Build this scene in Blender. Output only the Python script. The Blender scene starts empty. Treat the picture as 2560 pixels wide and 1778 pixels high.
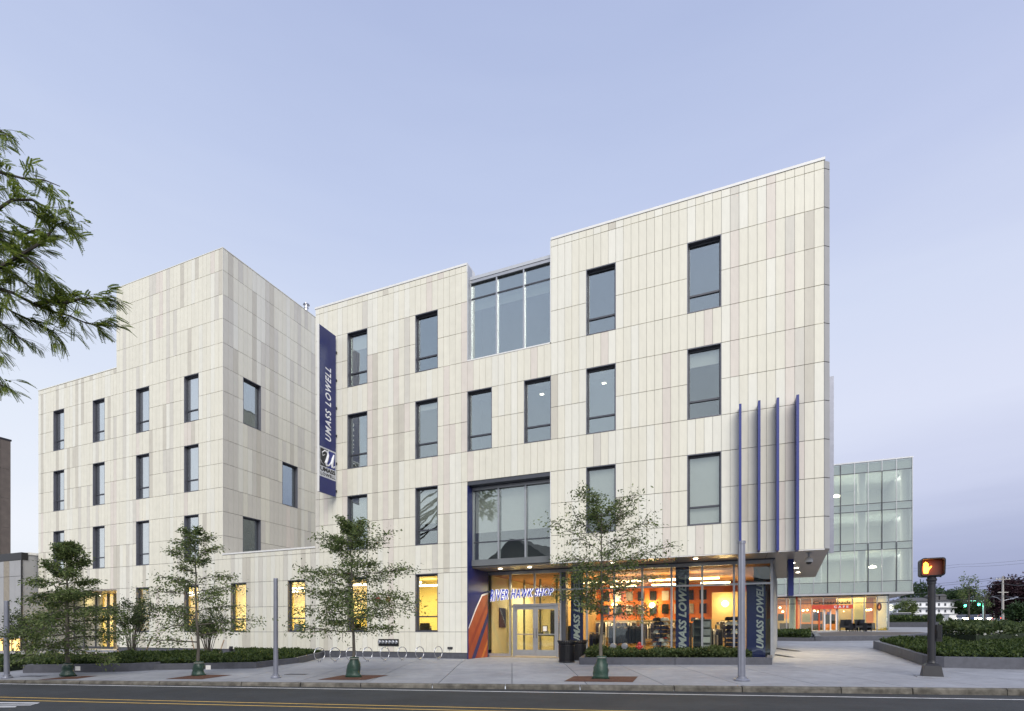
import bpy, math, random
import numpy as np
from mathutils import Vector, Matrix
R = math.radians
rnd = random.Random(7)
sc = bpy.context.scene
col = sc.collection

# ------------------------------------------------------------------ camera
EYE = 1.10                       # lens height above the shop floor
FOC = 1335.0                     # focal length in photo pixels (photo is 2560 wide)
HOR = 1580.0                     # horizon row in the photo
cam = bpy.data.cameras.new('camera'); cam_ob = bpy.data.objects.new('camera', cam); col.objects.link(cam_ob)
cam_ob.location = (0, 0, EYE); cam_ob.rotation_euler = (R(90), 0, 0)
cam.sensor_width = 36; cam.lens = 36 * FOC / 2560
cam.shift_y = (HOR - 889) / 2560
cam.clip_start = 0.1; cam.clip_end = 3000
sc.camera = cam_ob

# ------------------------------------------------------------------ sky
SUN_EL, SUN_AZ = R(38), R(176)   # soft after-glow behind the photographer
world = bpy.data.worlds.new('World'); sc.world = world; world.use_nodes = True
nt = world.node_tree; nt.nodes.clear()
def wn(t): return nt.nodes.new(t)
out = wn('ShaderNodeOutputWorld'); bg = wn('ShaderNodeBackground'); bg.inputs[1].default_value = 0.1
sky = wn('ShaderNodeTexSky'); sky.sky_type = 'NISHITA'; sky.sun_disc = False
sky.sun_elevation = SUN_EL; sky.sun_rotation = SUN_AZ
sky.air_density = 1.0; sky.dust_density = 2.0; sky.ozone_density = 2.0
tc = wn('ShaderNodeTexCoord'); sep = wn('ShaderNodeSeparateXYZ'); nt.links.new(tc.outputs['Generated'], sep.inputs[0])
def ramp(stops):
    r = wn('ShaderNodeValToRGB'); e = r.color_ramp.elements
    e[0].position, e[0].color = stops[0][0], (*stops[0][1], 1)
    e[1].position, e[1].color = stops[-1][0], (*stops[-1][1], 1)
    for p, c in stops[1:-1]:
        k = e.new(p); k.color = (*c, 1)
    return r
def srgb(r, g, b):
    return tuple(((c / 255) / 12.92 if c / 255 <= .04045 else ((c / 255 + .055) / 1.055) ** 2.4) for c in (r, g, b))
SKY_W = [(0.0, srgb(226, 232, 244)), (0.14, srgb(243, 246, 254)), (0.32, srgb(231, 238, 252)), (0.48, srgb(214, 224, 247)), (0.62, srgb(197, 209, 240)), (0.78, srgb(178, 191, 228)), (1.0, srgb(165, 180, 220))]
SKY_E = [(0.0, srgb(146, 156, 192)), (0.07, srgb(154, 160, 198)), (0.14, srgb(178, 184, 215)), (0.22, srgb(207, 212, 237)), (0.33, srgb(224, 229, 249)), (0.46, srgb(216, 224, 247)), (0.60, srgb(197, 207, 239)), (0.78, srgb(178, 191, 228)), (1.0, srgb(165, 180, 220))]
ra, rb = ramp(SKY_W), ramp(SKY_E)
nz = wn('ShaderNodeTexNoise'); nz.inputs['Scale'].default_value = 3.0; nz.inputs['Detail'].default_value = 5
mpn = wn('ShaderNodeMapping'); mpn.inputs['Scale'].default_value = (1, 1, 7)
nt.links.new(tc.outputs['Generated'], mpn.inputs[0]); nt.links.new(mpn.outputs[0], nz.inputs[0])
ma = wn('ShaderNodeMath'); ma.operation = 'MULTIPLY_ADD'; ma.inputs[1].default_value = .08; ma.inputs[2].default_value = -.04
nt.links.new(nz.outputs[0], ma.inputs[0])
mb_ = wn('ShaderNodeMath'); mb_.operation = 'ADD'; nt.links.new(sep.outputs[2], mb_.inputs[0]); nt.links.new(ma.outputs[0], mb_.inputs[1])
for r_ in (ra, rb): nt.links.new(mb_.outputs[0], r_.inputs[0])
mr = wn('ShaderNodeMapRange'); mr.inputs[1].default_value = 0.05; mr.inputs[2].default_value = 0.62; mr.interpolation_type = 'SMOOTHSTEP'
nt.links.new(sep.outputs[0], mr.inputs[0])
mx = wn('ShaderNodeMixRGB'); nt.links.new(mr.outputs[0], mx.inputs[0]); nt.links.new(ra.outputs[0], mx.inputs[1]); nt.links.new(rb.outputs[0], mx.inputs[2])
EXPO = 0.86
gain = wn('ShaderNodeMixRGB'); gain.blend_type = 'MULTIPLY'; gain.inputs[0].default_value = 1
g_ = 10 / 2 ** EXPO; gain.inputs[2].default_value = (g_, g_, g_, 1); nt.links.new(mx.outputs[0], gain.inputs[1])
mx2 = wn('ShaderNodeMixRGB'); mx2.inputs[0].default_value = .93            # thin high veil over the clear sky
nt.links.new(sky.outputs[0], mx2.inputs[1]); nt.links.new(gain.outputs[0], mx2.inputs[2])
nt.links.new(mx2.outputs[0], bg.inputs[0]); nt.links.new(bg.outputs[0], out.inputs[0])

# ------------------------------------------------------------------ sun, exposure
sl = bpy.data.lights.new('sun', 'SUN'); sl.energy = 1.5; sl.angle = R(40); sl.color = (1, .955, .88)
so = bpy.data.objects.new('sun', sl); col.objects.link(so)
sdir = Vector((math.sin(SUN_AZ) * math.cos(SUN_EL), math.cos(SUN_AZ) * math.cos(SUN_EL), math.sin(SUN_EL)))
so.rotation_euler = sdir.to_track_quat('Z', 'Y').to_euler(); so.location = (0, -20, 30)
vs = sc.view_settings; vs.view_transform = 'Standard'; vs.look = 'None'; vs.gamma = 1; vs.exposure = EXPO; vs.use_curve_mapping = False
sc.render.engine = 'CYCLES'; sc.cycles.use_denoising = True
sc.cycles.max_bounces = 10; sc.cycles.transparent_max_bounces = 24; sc.cycles.caustics_reflective = False; sc.cycles.caustics_refractive = False
sc.cycles.sample_clamp_indirect = 6

# ------------------------------------------------------------------ survey: the street front as a line, heights from joints
VPX = -1948.0; S0 = .0241
_n = math.hypot(1280 - VPX, FOC)
UX, UY = (1280 - VPX) / _n, -FOC / _n        # along the front, to the right
WX, WY = FOC / _n, (1280 - VPX) / _n         # into the building
_D = FOC * 1.22 / (S0 * (2060.3 - VPX))
OX, OY = _D * (2060.3 - 1280) / FOC, _D
ANG = math.atan2(UY, UX)
def F(x, y, z=0.): return (OX + x * UX + y * WX, OY + x * UY + y * WY, z)
def toF(X, Y): return ((X - OX) * UX + (Y - OY) * UY, (X - OX) * WX + (Y - OY) * WY)
def fx(px, y=0.):
    k = (px - 1280) / FOC; PX, PY = OX + y * WX, OY + y * WY
    return (k * PY - PX) / (UX - k * UY)
def fd(px, y=0.): return F(fx(px, y), y)[1]
def fz(px, py, y=0.): return EYE + (HOR - py) * fd(px, y) / FOC
def fy(px, x):
    k = (px - 1280) / FOC; PX, PY = OX + x * UX, OY + x * UY
    return (k * PY - PX) / (WX - k * WY)
def zj(j): return 4.76 + 1.22 * j
def sstep(t): t = min(1, max(0, t)); return t * t * (3 - 2 * t)
def kerb_y(X): return 12.95 - .085 * X
def gz(X, Y):
    d = (Y - kerb_y(X)) / 1.0036; lx, ly = toF(X, Y)
    z = -.18 + .18 * min(1, max(0, d / 6))
    rise = .039 * min(31, max(0, ly - 1)) + .0225 * min(140, max(0, ly - 32)) + .008 * max(0, ly - 172)
    t = sstep((lx + 4) / 2.5) if ly > 0 else 0
    return z + rise * t
def gp(px, py, dz=0.):
    k = (px - 1280) / FOC; lo, hi = 9.0, 400.0
    f = lambda Y: EYE - (gz(k * Y, Y) + dz) - (py - HOR) * Y / FOC
    Y = lo
    while Y < hi and f(Y) > 0: Y += .25
    a, b = Y - .25, Y
    for _ in range(30):
        m = (a + b) / 2
        if f(m) > 0: a = m
        else: b = m
    return (k * a, a, gz(k * a, a) + dz)
def atd(px, py, Y): return ((px - 1280) / FOC * Y, Y, EYE + (HOR - py) * Y / FOC)

# ------------------------------------------------------------------ helpers
class MB:
    def __init__(s, T=None): s.v = []; s.f = []; s.m = []; s.T = T
    def P(s, x, y, z):
        if s.T:
            ox, oy, th = s.T; c, n = math.cos(th), math.sin(th); x, y = ox + x * c - y * n, oy + x * n + y * c
        s.v.append((x, y, z)); return len(s.v) - 1
    def face(s, pts, mi=0): s.f.append([s.P(*p) for p in pts]); s.m.append(mi)
    def box(s, x0, x1, y0, y1, z0, z1, mi=0):
        if x1 < x0: x0, x1 = x1, x0
        if y1 < y0: y0, y1 = y1, y0
        b = [s.P(x, y, z) for z in (z0, z1) for (x, y) in ((x0, y0), (x1, y0), (x1, y1), (x0, y1))]
        for q in ((3, 2, 1, 0), (4, 5, 6, 7), (0, 1, 5, 4), (1, 2, 6, 5), (2, 3, 7, 6), (3, 0, 4, 7)):
            s.f.append([b[i] for i in q]); s.m.append(mi)
        return s
    def prism(s, poly, z0, z1, mi=0, ztop=None):
        n = len(poly); a = sum(poly[i][0] * poly[(i + 1) % n][1] - poly[(i + 1) % n][0] * poly[i][1] for i in range(n))
        if a < 0: poly = poly[::-1]
        g = lambda z, p: z(p) if callable(z) else z
        lo = [s.P(p[0], p[1], g(z0, p)) for p in poly]; hi = [s.P(p[0], p[1], g(z1, p)) for p in poly]
        s.f.append(lo[::-1]); s.f.append(hi); s.m += [mi, mi]
        for i in range(n):
            j = (i + 1) % n; s.f.append([lo[i], lo[j], hi[j], hi[i]]); s.m.append(mi)
        return s
    def prism_y(s, poly, y0, y1, mi=0):          # polygon in x-z, extruded along y
        n = len(poly); a = sum(poly[i][0] * poly[(i + 1) % n][1] - poly[(i + 1) % n][0] * poly[i][1] for i in range(n))
        if a < 0: poly = poly[::-1]
        lo = [s.P(p[0], y0, p[1]) for p in poly]; hi = [s.P(p[0], y1, p[1]) for p in poly]
        s.f.append(lo); s.f.append(hi[::-1]); s.m += [mi, mi]
        for i in range(n):
            j = (i + 1) % n; s.f.append([lo[j], lo[i], hi[i], hi[j]]); s.m.append(mi)
        return s
    def tube(s, pts, rad, n=8, mi=0, cap=True, closed=False):
        pts = [Vector(p) for p in pts]; k = len(pts)
        if not hasattr(rad, '__len__'): rad = [rad] * k
        rings = []; up = None
        for i, p in enumerate(pts):
            if closed: d = pts[(i + 1) % k] - pts[i - 1]
            else: d = pts[min(i + 1, k - 1)] - pts[max(i - 1, 0)]
            d.normalize()
            if up is None: up = Vector((0, 0, 1)) if abs(d.z) < .9 else Vector((1, 0, 0))
            a = d.cross(up); a = a.normalized() if a.length > 1e-6 else d.orthogonal().normalized()
            b = a.cross(d).normalized(); up = b
            rings.append([s.P(*(p + (a * math.cos(t) + b * math.sin(t)) * rad[i])) for t in [2 * math.pi * q / n for q in range(n)]])
        for i in range(k if closed else k - 1):
            A, B = rings[i], rings[(i + 1) % k]
            for q in range(n):
                s.f.append([A[q], A[(q + 1) % n], B[(q + 1) % n], B[q]][::-1]); s.m.append(mi)
        if cap and not closed:
            s.f.append(rings[0][:]); s.f.append(rings[-1][::-1]); s.m += [mi, mi]
        return s
    def lathe(s, prof, cx=0, cy=0, n=16, mi=0):
        rings = [[s.P(cx + r * math.cos(2 * math.pi * q / n), cy + r * math.sin(2 * math.pi * q / n), z) for q in range(n)] for r, z in prof]
        for A, B in zip(rings, rings[1:]):
            for q in range(n): s.f.append([A[q], A[(q + 1) % n], B[(q + 1) % n], B[q]]); s.m.append(mi)
        s.f.append(rings[0][::-1]); s.f.append(rings[-1]); s.m += [mi, mi]
        return s
    def build(s, name, mats, parent=None, loc=(0, 0, 0), rz=0, smooth=False):
        me = bpy.data.meshes.new(name); me.from_pydata(s.v, [], s.f)
        for m in (mats if isinstance(mats, (list, tuple)) else [mats]): me.materials.append(m)
        if any(s.m): me.polygons.foreach_set('material_index', s.m)
        if smooth: me.polygons.foreach_set('use_smooth', [True] * len(me.polygons))
        me.update()
        return link(name, me, parent, loc, rz)
def link(name, me, parent=None, loc=(0, 0, 0), rz=0):
    o = bpy.data.objects.new(name, me); col.objects.link(o); o.location = loc; o.rotation_euler = (0, 0, rz)
    if parent: o.parent = parent
    return o
def tag(o, label=None, cat=None, group=None, kind=None):
    if label: o['label'] = label
    if cat: o['category'] = cat
    if group: o['group'] = group
    if kind: o['kind'] = kind
    return o
def thing(name, label, cat, loc=(0, 0, 0), rz=0, group=None):
    o = bpy.data.objects.new(name, None); col.objects.link(o); o.location = loc; o.rotation_euler = (0, 0, rz); o.empty_display_size = .2
    return tag(o, label, cat, group)
def struct(o): o['kind'] = 'structure'; return o
def dup(o, loc=None, rz=None, label=None, parent=None):
    c = o.copy(); col.objects.link(c)
    if parent: c.parent = parent
    if loc is not None: c.location = loc
    if rz is not None: c.rotation_euler = (0, 0, rz)
    if label: c['label'] = label
    for ch in list(o.children): dup(ch, parent=c)
    return c

# ------------------------------------------------------------------ materials
def new_mat(name):
    m = bpy.data.materials.new(name); m.use_nodes = True; t = m.node_tree
    return m, t, t.nodes['Principled BSDF']
def grime(m, amt, sc=(.5, .5, .12), k=1.6, det=6, lo=.35, hi=.7):
    t = m.node_tree; L = t.links; b = t.nodes['Principled BSDF']; old = b.inputs['Base Color'].links[0].from_socket
    ge = t.nodes.new('ShaderNodeNewGeometry'); mp = t.nodes.new('ShaderNodeMapping'); mp.inputs['Scale'].default_value = sc; L.new(ge.outputs['Position'], mp.inputs[0])
    n = t.nodes.new('ShaderNodeTexNoise'); n.inputs['Scale'].default_value = k; n.inputs['Detail'].default_value = det; n.inputs['Roughness'].default_value = .65; L.new(mp.outputs[0], n.inputs[0])
    r = t.nodes.new('ShaderNodeMapRange'); r.inputs[1].default_value = lo; r.inputs[2].default_value = hi; r.inputs[3].default_value = 1 - amt; r.inputs[4].default_value = 1 + amt * .35; L.new(n.outputs[0], r.inputs[0])
    mu = t.nodes.new('ShaderNodeMixRGB'); mu.blend_type = 'MULTIPLY'; mu.inputs[0].default_value = 1; L.new(old, mu.inputs[1]); L.new(r.outputs[0], mu.inputs[2]); L.new(mu.outputs[0], b.inputs['Base Color'])
    return m
def mat(name, c, rough=.6, metal=0., var=.12, scale=6., bump=0., bscale=40., spec=.5, rand=0., stretch=None, c2=None, det=4):
    m, t, b = new_mat(name); L = t.links
    b.inputs['Roughness'].default_value = rough; b.inputs['Metallic'].default_value = metal; b.inputs['Specular IOR Level'].default_value = spec
    co = t.nodes.new('ShaderNodeTexCoord'); src = co.outputs['Object']
    if stretch:
        mp = t.nodes.new('ShaderNodeMapping'); mp.inputs['Scale'].default_value = stretch; L.new(src, mp.inputs[0]); src = mp.outputs[0]
    n = t.nodes.new('ShaderNodeTexNoise'); n.inputs['Scale'].default_value = scale; n.inputs['Detail'].default_value = det; L.new(src, n.inputs[0])
    r = t.nodes.new('ShaderNodeValToRGB'); e = r.color_ramp.elements
    lo = tuple(max(0, x * (1 - var)) for x in c); hi = tuple(min(1, x * (1 + var)) for x in c)
    if c2: lo, hi = c, c2
    e[0].position, e[0].color = .3, (*lo, 1); e[1].position, e[1].color = .7, (*hi, 1)
    L.new(n.outputs[0], r.inputs[0]); outc = r.outputs[0]
    if rand:
        oi = t.nodes.new('ShaderNodeObjectInfo'); ge = t.nodes.new('ShaderNodeNewGeometry')
        ad = t.nodes.new('ShaderNodeMath'); ad.operation = 'ADD'; L.new(oi.outputs['Random'], ad.inputs[0]); L.new(ge.outputs['Random Per Island'], ad.inputs[1])
        fr = t.nodes.new('ShaderNodeMath'); fr.operation = 'FRACT'; L.new(ad.outputs[0], fr.inputs[0])
        mp2 = t.nodes.new('ShaderNodeMapRange'); mp2.inputs[3].default_value = 1 - rand; mp2.inputs[4].default_value = 1 + rand; L.new(fr.outputs[0], mp2.inputs[0])
        mu = t.nodes.new('ShaderNodeMixRGB'); mu.blend_type = 'MULTIPLY'; mu.inputs[0].default_value = 1; L.new(outc, mu.inputs[1]); L.new(mp2.outputs[0], mu.inputs[2]); outc = mu.outputs[0]
    L.new(outc, b.inputs['Base Color'])
    if bump:
        n2 = t.nodes.new('ShaderNodeTexNoise'); n2.inputs['Scale'].default_value = bscale; n2.inputs['Detail'].default_value = 6; L.new(src, n2.inputs[0])
        bp = t.nodes.new('ShaderNodeBump'); bp.inputs['Strength'].default_value = bump; bp.inputs['Distance'].default_value = .02; L.new(n2.outputs[0], bp.inputs['Height']); L.new(bp.outputs[0], b.inputs['Normal'])
    return m
def glass(name, fac, refl, trans, rough=.01, wav=0., add=.5):
    m, t, b = new_mat(name); t.nodes.remove(b); L = t.links
    o = t.nodes['Material Output']; g = t.nodes.new('ShaderNodeBsdfGlossy'); g.inputs[0].default_value = (*refl, 1); g.inputs['Roughness'].default_value = rough
    tr = t.nodes.new('ShaderNodeBsdfTransparent'); tr.inputs[0].default_value = (*trans, 1)
    mxs = t.nodes.new('ShaderNodeMixShader'); lw = t.nodes.new('ShaderNodeLayerWeight'); lw.inputs[0].default_value = .5
    mrg = t.nodes.new('ShaderNodeMapRange'); mrg.inputs[3].default_value = fac; mrg.inputs[4].default_value = min(1, fac + add); L.new(lw.outputs['Facing'], mrg.inputs[0])
    L.new(mrg.outputs[0], mxs.inputs[0]); L.new(tr.outputs[0], mxs.inputs[1]); L.new(g.outputs[0], mxs.inputs[2]); L.new(mxs.outputs[0], o.inputs[0])
    if wav:
        co = t.nodes.new('ShaderNodeTexCoord'); n = t.nodes.new('ShaderNodeTexNoise'); n.inputs['Scale'].default_value = .9; L.new(co.outputs['Object'], n.inputs[0])
        bp = t.nodes.new('ShaderNodeBump'); bp.inputs['Strength'].default_value = wav; bp.inputs['Distance'].default_value = .05; L.new(n.outputs[0], bp.inputs['Height']); L.new(bp.outputs[0], g.inputs['Normal'])
    return m
def emit(name, c, s):
    m, t, b = new_mat(name); b.inputs['Base Color'].default_value = (*c, 1); b.inputs['Emission Color'].default_value = (*c, 1); b.inputs['Emission Strength'].default_value = s
    return m
def leafmat(name, dark, light, back=.35):
    m, t, b = new_mat(name); L = t.links; b.inputs['Roughness'].default_value = .55; b.inputs['Specular IOR Level'].default_value = .3
    ge = t.nodes.new('ShaderNodeNewGeometry'); r = t.nodes.new('ShaderNodeValToRGB'); e = r.color_ramp.elements
    e[0].position, e[0].color = .05, (*dark, 1); e[1].position, e[1].color = .95, (*light, 1); L.new(ge.outputs['Random Per Island'], r.inputs[0])
    L.new(r.outputs[0], b.inputs['Base Color'])
    tl = t.nodes.new('ShaderNodeBsdfTranslucent'); L.new(r.outputs[0], tl.inputs[0]); ms = t.nodes.new('ShaderNodeMixShader'); ms.inputs[0].default_value = back
    L.new(b.outputs[0], ms.inputs[1]); L.new(tl.outputs[0], ms.inputs[2]); L.new(ms.outputs[0], t.nodes['Material Output'].inputs[0])
    return m
TINT = [mat('panel_cream', (.77, .74, .62), .55, var=.035, scale=3, rand=.02), mat('panel_ivory', (.79, .77, .67), .55, var=.03, scale=3, rand=.02),
        mat('panel_sand', (.60, .565, .475), .55, var=.04, scale=3, rand=.025), mat('panel_pink', (.71, .65, .57), .55, var=.04, scale=3, rand=.025),
        mat('panel_grey', (.655, .625, .545), .55, var=.04, scale=3, rand=.02)]
M = dict(
    backing=mat('wall_membrane', (.27, .255, .225), .9), core=mat('interior_dim', (.13, .14, .145), .9, var=.3, scale=.5),
    frame=mat('frame_metal', (.075, .08, .095), .45, .3, var=.08), reveal=mat('reveal_metal', (.16, .165, .195), .42, .4, var=.06),
    alu=mat('aluminium', (.42, .43, .45), .38, .6, var=.06), white=mat('white_trim', (.78, .77, .74), .5, var=.04),
    plinth=mat('plinth_stone', (.085, .088, .105), .65, var=.15, scale=9, bump=.1), navy=mat('navy_panel', (.011, .019, .125), .38, var=.08, rand=.03),
    fin=mat('fin_blue', (.020, .034, .21), .38, var=.08), soffit=mat('soffit_panel', (.36, .32, .275), .35, .25, var=.05, scale=1.5),
    glass=glass('window_glass', .27, (.76, .82, .81), (.84, .88, .86), wav=.10, add=1.0), glassl=glass('side_window_glass', .42, (.88, .91, .90), (.9, .93, .92), wav=.08, add=1.0), glass2=glass('window_glass_dark', .21, (.70, .78, .80), (.80, .84, .82), wav=.16, add=1.0), glass3=glass('window_glass_pale', .33, (.78, .84, .82), (.86, .9, .87), wav=.13, add=1.0), lobby=mat('lobby_cream', (.80, .69, .43), .7, var=.05, scale=1), glassb=glass('blind_glass', .16, (.80, .86, .84), (.95, .97, .95), wav=.10, add=1.0), clear=glass('shop_glass', .06, (.85, .92, .95), (.9, .93, .9), wav=.1, add=.35),
    green=glass('curtain_glass', .25, (.84, .90, .92), (.86, .90, .85), wav=.12),
    blind=mat('roller_blind', (.80, .82, .78), .8, var=.03), asphalt=mat('asphalt', (.027, .030, .033), .85, var=.22, scale=1.2, bump=.25, bscale=60, det=10),
    slab=mat('concrete_slab', (.305, .315, .345), .8, var=.07, scale=1.3, bump=.06, bscale=30, rand=.05, det=8), ground=mat('concrete_ground', (.27, .275, .29), .85, var=.12, scale=.6),
    kerb=mat('granite_kerb', (.20, .185, .155), .85, c2=(.075, .068, .055), scale=5.5, bump=.6, bscale=14, rand=.12, det=10), line_w=mat('line_white', (.78, .78, .78), .6, var=.08, scale=8),
    line_y=mat('line_yellow', (.72, .46, .10), .6, var=.10, scale=8), planter=mat('planter_stone', (.095, .098, .118), .6, var=.12, scale=7, bump=.08, rand=.06),
    soil=mat('soil', (.05, .038, .028), .95, var=.3, scale=20, bump=.5), mulch=mat('mulch', (.105, .045, .028), .95, var=.35, scale=26, bump=.8, bscale=70),
    bark=mat('bark', (.13, .115, .095), .9, var=.3, scale=14, bump=.5, stretch=(1, 1, .25)), barkd=mat('bark_dark', (.07, .06, .05), .9, var=.3, scale=14, bump=.4),
    bag=mat('bag_vinyl', (.022, .055, .038), .42, var=.2, scale=9, bump=.5, bscale=9), steel=mat('stainless', (.62, .62, .63), .25, 1, var=.05), galv=mat('galvanised', (.40, .41, .44), .42, .7, var=.08, scale=5),
    pole=mat('pole_paint', (.27, .28, .33), .40, .5, var=.06), black=mat('black_paint', (.012, .012, .014), .4, var=.2), dark=mat('dark_paint', (.022, .022, .026), .45, var=.15),
    red=mat('red_paint', (.38, .03, .025), .45, var=.1), orange=mat('orange_wall', (.72, .21, .045), .7, var=.06, scale=1), tan=mat('tan_wall', (.50, .36, .17), .7, var=.06, scale=1),
    yellow=mat('cream_room', (.80, .66, .26), .8, var=.04, scale=1), floor=mat('floor_tile', (.40, .33, .23), .4, var=.1, scale=3), ceil=mat('ceiling', (.42, .20, .08), .8, var=.05),
    lightmetal=mat('light_metal', (.50, .52, .55), .5, .2, var=.04), lamp=emit('lamp_warm', (1, .74, .36), 9), lampw=emit('lamp_white', (1, .90, .70), 9), brownstone=mat('brown_cladding', (.16, .13, .105), .7, var=.15, scale=2),
    concrete=mat('grey_cladding', (.36, .36, .36), .7, var=.06, scale=1), navyc=mat('cloth_navy', (.018, .02, .06), .9, var=.3), blackc=mat('cloth_black', (.012, .012, .016), .9, var=.3),
    greyc=mat('cloth_grey', (.42, .42, .43), .9, var=.2), whitec=mat('cloth_white', (.75, .74, .72), .9, var=.1), wood=mat('stake_wood', (.42, .32, .22), .8, var=.2, scale=12, stretch=(1, 1, .2)),
    dgrey=mat('unit_grey', (.22, .23, .20), .6, var=.08), silver=mat('letter_silver', (.62, .64, .66), .5, var=.04), letter=mat('letter_white', (.85, .86, .88), .5, var=.03), letterb=mat('letter_blue', (.03, .06, .42), .4, var=.04),
    bark2=mat('pole_wood', (.40, .38, .35), .9, var=.2, scale=10, stretch=(1, 1, .1)), roof=mat('roof_shingle', (.10, .10, .105), .9, var=.15, scale=20), house=mat('white_clapboard', (.80, .81, .83), .7, var=.04),
    plant=leafmat('hedge_leaf', (.016, .038, .010), (.090, .125, .032)), oak=leafmat('oak_leaf', (.048, .085, .026), (.22, .27, .095), .45),
    locust=leafmat('locust_leaf', (.070, .12, .020), (.31, .37, .08), .5), shrubl=leafmat('shrub_leaf', (.028, .055, .018), (.11, .14, .05)), farleaf=leafmat('far_leaf', (.020, .045, .016), (.06, .10, .035)),
    purple=leafmat('purple_leaf', (.020, .010, .014), (.055, .024, .030)))
for q_ in TINT: grime(q_, .05, (1.6, 1.6, .16), 1.5)
grime(M['slab'], .14, (1, 1, 1), .55, 8); grime(M['slab'], .10, (1, 1, 1), 3.5, 8, .42, .62); grime(M['asphalt'], .30, (.35, 1.2, 1), .9, 9); grime(M['asphalt'], .25, (1, 1, 1), 6, 8, .3, .5); grime(M['kerb'], .35, (1, 1, 2), 3.0, 8); grime(M['planter'], .2, (1, 1, 1), 2.5, 8)
grime(M['line_w'], .3, (1, 1, 1), 5, 8, .25, .5); grime(M['line_y'], .3, (1, 1, 1), 5, 8, .25, .5)
U_PANEL = {}
def unit_panel(t):
    if t not in U_PANEL:
        b = MB(); b.box(-.5, .5, 0, .03, -.5, .5); me = bpy.data.meshes.new('cladding_panel'); me.from_pydata(b.v, [], b.f); me.materials.append(TINT[t]); U_PANEL[t] = me
    return U_PANEL[t]
def text_mesh(name, body, m, W, H_, place, shear=0., offset=0., extrude=.01, parent=None, loc=(0, 0, 0), rz=0, spacing=1., res=3):
    cu = bpy.data.curves.new(name, 'FONT'); cu.body = body; cu.size = 1; cu.shear = shear; cu.offset = offset; cu.extrude = .5; cu.space_character = spacing; cu.resolution_u = res
    ob = bpy.data.objects.new(name, cu); me = bpy.data.meshes.new_from_object(ob); bpy.data.objects.remove(ob)
    n = len(me.vertices); a = np.empty(n * 3); me.vertices.foreach_get('co', a); a = a.reshape(-1, 3)
    mn, mxx = a.min(0), a.max(0)
    u = (a[:, 0] - mn[0]) / (mxx[0] - mn[0]); v = (a[:, 1] - mn[1]) / (mxx[1] - mn[1]); w = a[:, 2] * 2 * extrude
    o = np.array([place(u[i], v[i], w[i]) for i in range(n)]); me.vertices.foreach_set('co', o.ravel()); me.materials.clear(); me.materials.append(m); me.update()
    me.name = name
    return link(name, me, parent, loc, rz)
def quads(name, V, m, parent=None, loc=(0, 0, 0)):      # V: (n,4,3) separate leaf faces
    n = len(V); me = bpy.data.meshes.new(name); me.vertices.add(n * 4); me.vertices.foreach_set('co', np.asarray(V, np.float32).ravel())
    me.loops.add(n * 4); me.loops.foreach_set('vertex_index', np.arange(n * 4, dtype=np.int32)); me.polygons.add(n)
    me.polygons.foreach_set('loop_start', np.arange(0, n * 4, 4, dtype=np.int32)); me.polygons.foreach_set('loop_total', np.full(n, 4, np.int32))
    me.materials.append(m); me.update(calc_edges=True); me.validate()
    return link(name, me, parent, loc)
def leaves(P, L, Wd, rng, flat=.5, D=None):              # leaf-shaped faces at points P
    n = len(P); d = rng.normal(size=(n, 3)); d[:, 2] *= flat
    if D is not None: d = D + d * .55
    d /= np.linalg.norm(d, axis=1)[:, None] + 1e-9
    u = rng.normal(size=(n, 3)); u[:, 2] += 1.2; s = np.cross(d, u); s /= np.linalg.norm(s, axis=1)[:, None] + 1e-9
    l = (L * rng.uniform(.6, 1.3, n))[:, None]; w = (Wd * rng.uniform(.6, 1.3, n))[:, None]; nn = np.cross(s, d)
    return np.stack([P, P + d * l * .5 + s * w * .5 - nn * l * .06, P + d * l - nn * l * .12, P + d * l * .45 - s * w * .5 - nn * l * .06], 1)
def area(name, parent, loc, power, sx, sy, c=(1, .8, .5), rot=(0, 0, 0)):
    l = bpy.data.lights.new(name, 'AREA'); l.energy = power; l.color = c; l.shape = 'RECTANGLE'; l.size = sx; l.size_y = sy
    o = bpy.data.objects.new(name, l); col.objects.link(o); o.location = loc; o.rotation_euler = rot; o.parent = parent; return o
# ================================================================== ground, road
def strip(name, pts_a, pts_b, m, dz=0.):
    b = MB()
    for i in range(len(pts_a) - 1): b.face([pts_a[i], pts_b[i], pts_b[i + 1], pts_a[i + 1]])
    return struct(b.build(name, m))
XS = [-400, -260, -180, -130, -90, -70, -58, -50] + [-46 + .7 * i for i in range(106)] + [30, 34, 40, 48, 60, 80, 110, 150, 200, 280, 400]
DS = [.16] + [.16 + .7 * i for i in range(1, 66)] + [50, 56, 64, 74, 88, 105, 130, 160, 200, 260, 340, 450]
foot = [(-42.2, .6), (-34.6, .6), (-12.7, .6), (-12.7, 2.1), (-2.4, 2.3), (-1.7, 10.6), (0, 33), (-42, 33)]
def inside(poly, x, y):
    r = False
    for i in range(len(poly)):
        (x1, y1), (x2, y2) = poly[i], poly[i - 1]
        if (y1 > y) != (y2 > y) and x < (x2 - x1) * (y - y1) / (y2 - y1) + x1: r = not r
    return r
gb = MB(); nx = len(XS)
for d in DS:
    for X in XS:
        Y = kerb_y(X) + d; z = gz(X, Y) - .05
        if inside(foot, *toF(X, Y)): z = min(z, 0) - .3
        gb.P(X, Y, z)
for j in range(len(DS) - 1):
    for i in range(nx - 1): gb.f.append([j * nx + i, j * nx + i + 1, (j + 1) * nx + i + 1, (j + 1) * nx + i]); gb.m.append(0)
struct(gb.build('ground', M['ground'], smooth=True))
def road_z(X): return -.25 - .08 * min(1, max(0, (X + 13.5) / 25))
RX = [-400, -120, -40, -20, -14, -8, -2, 4, 10, 14, 20, 40, 120, 400]
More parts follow.
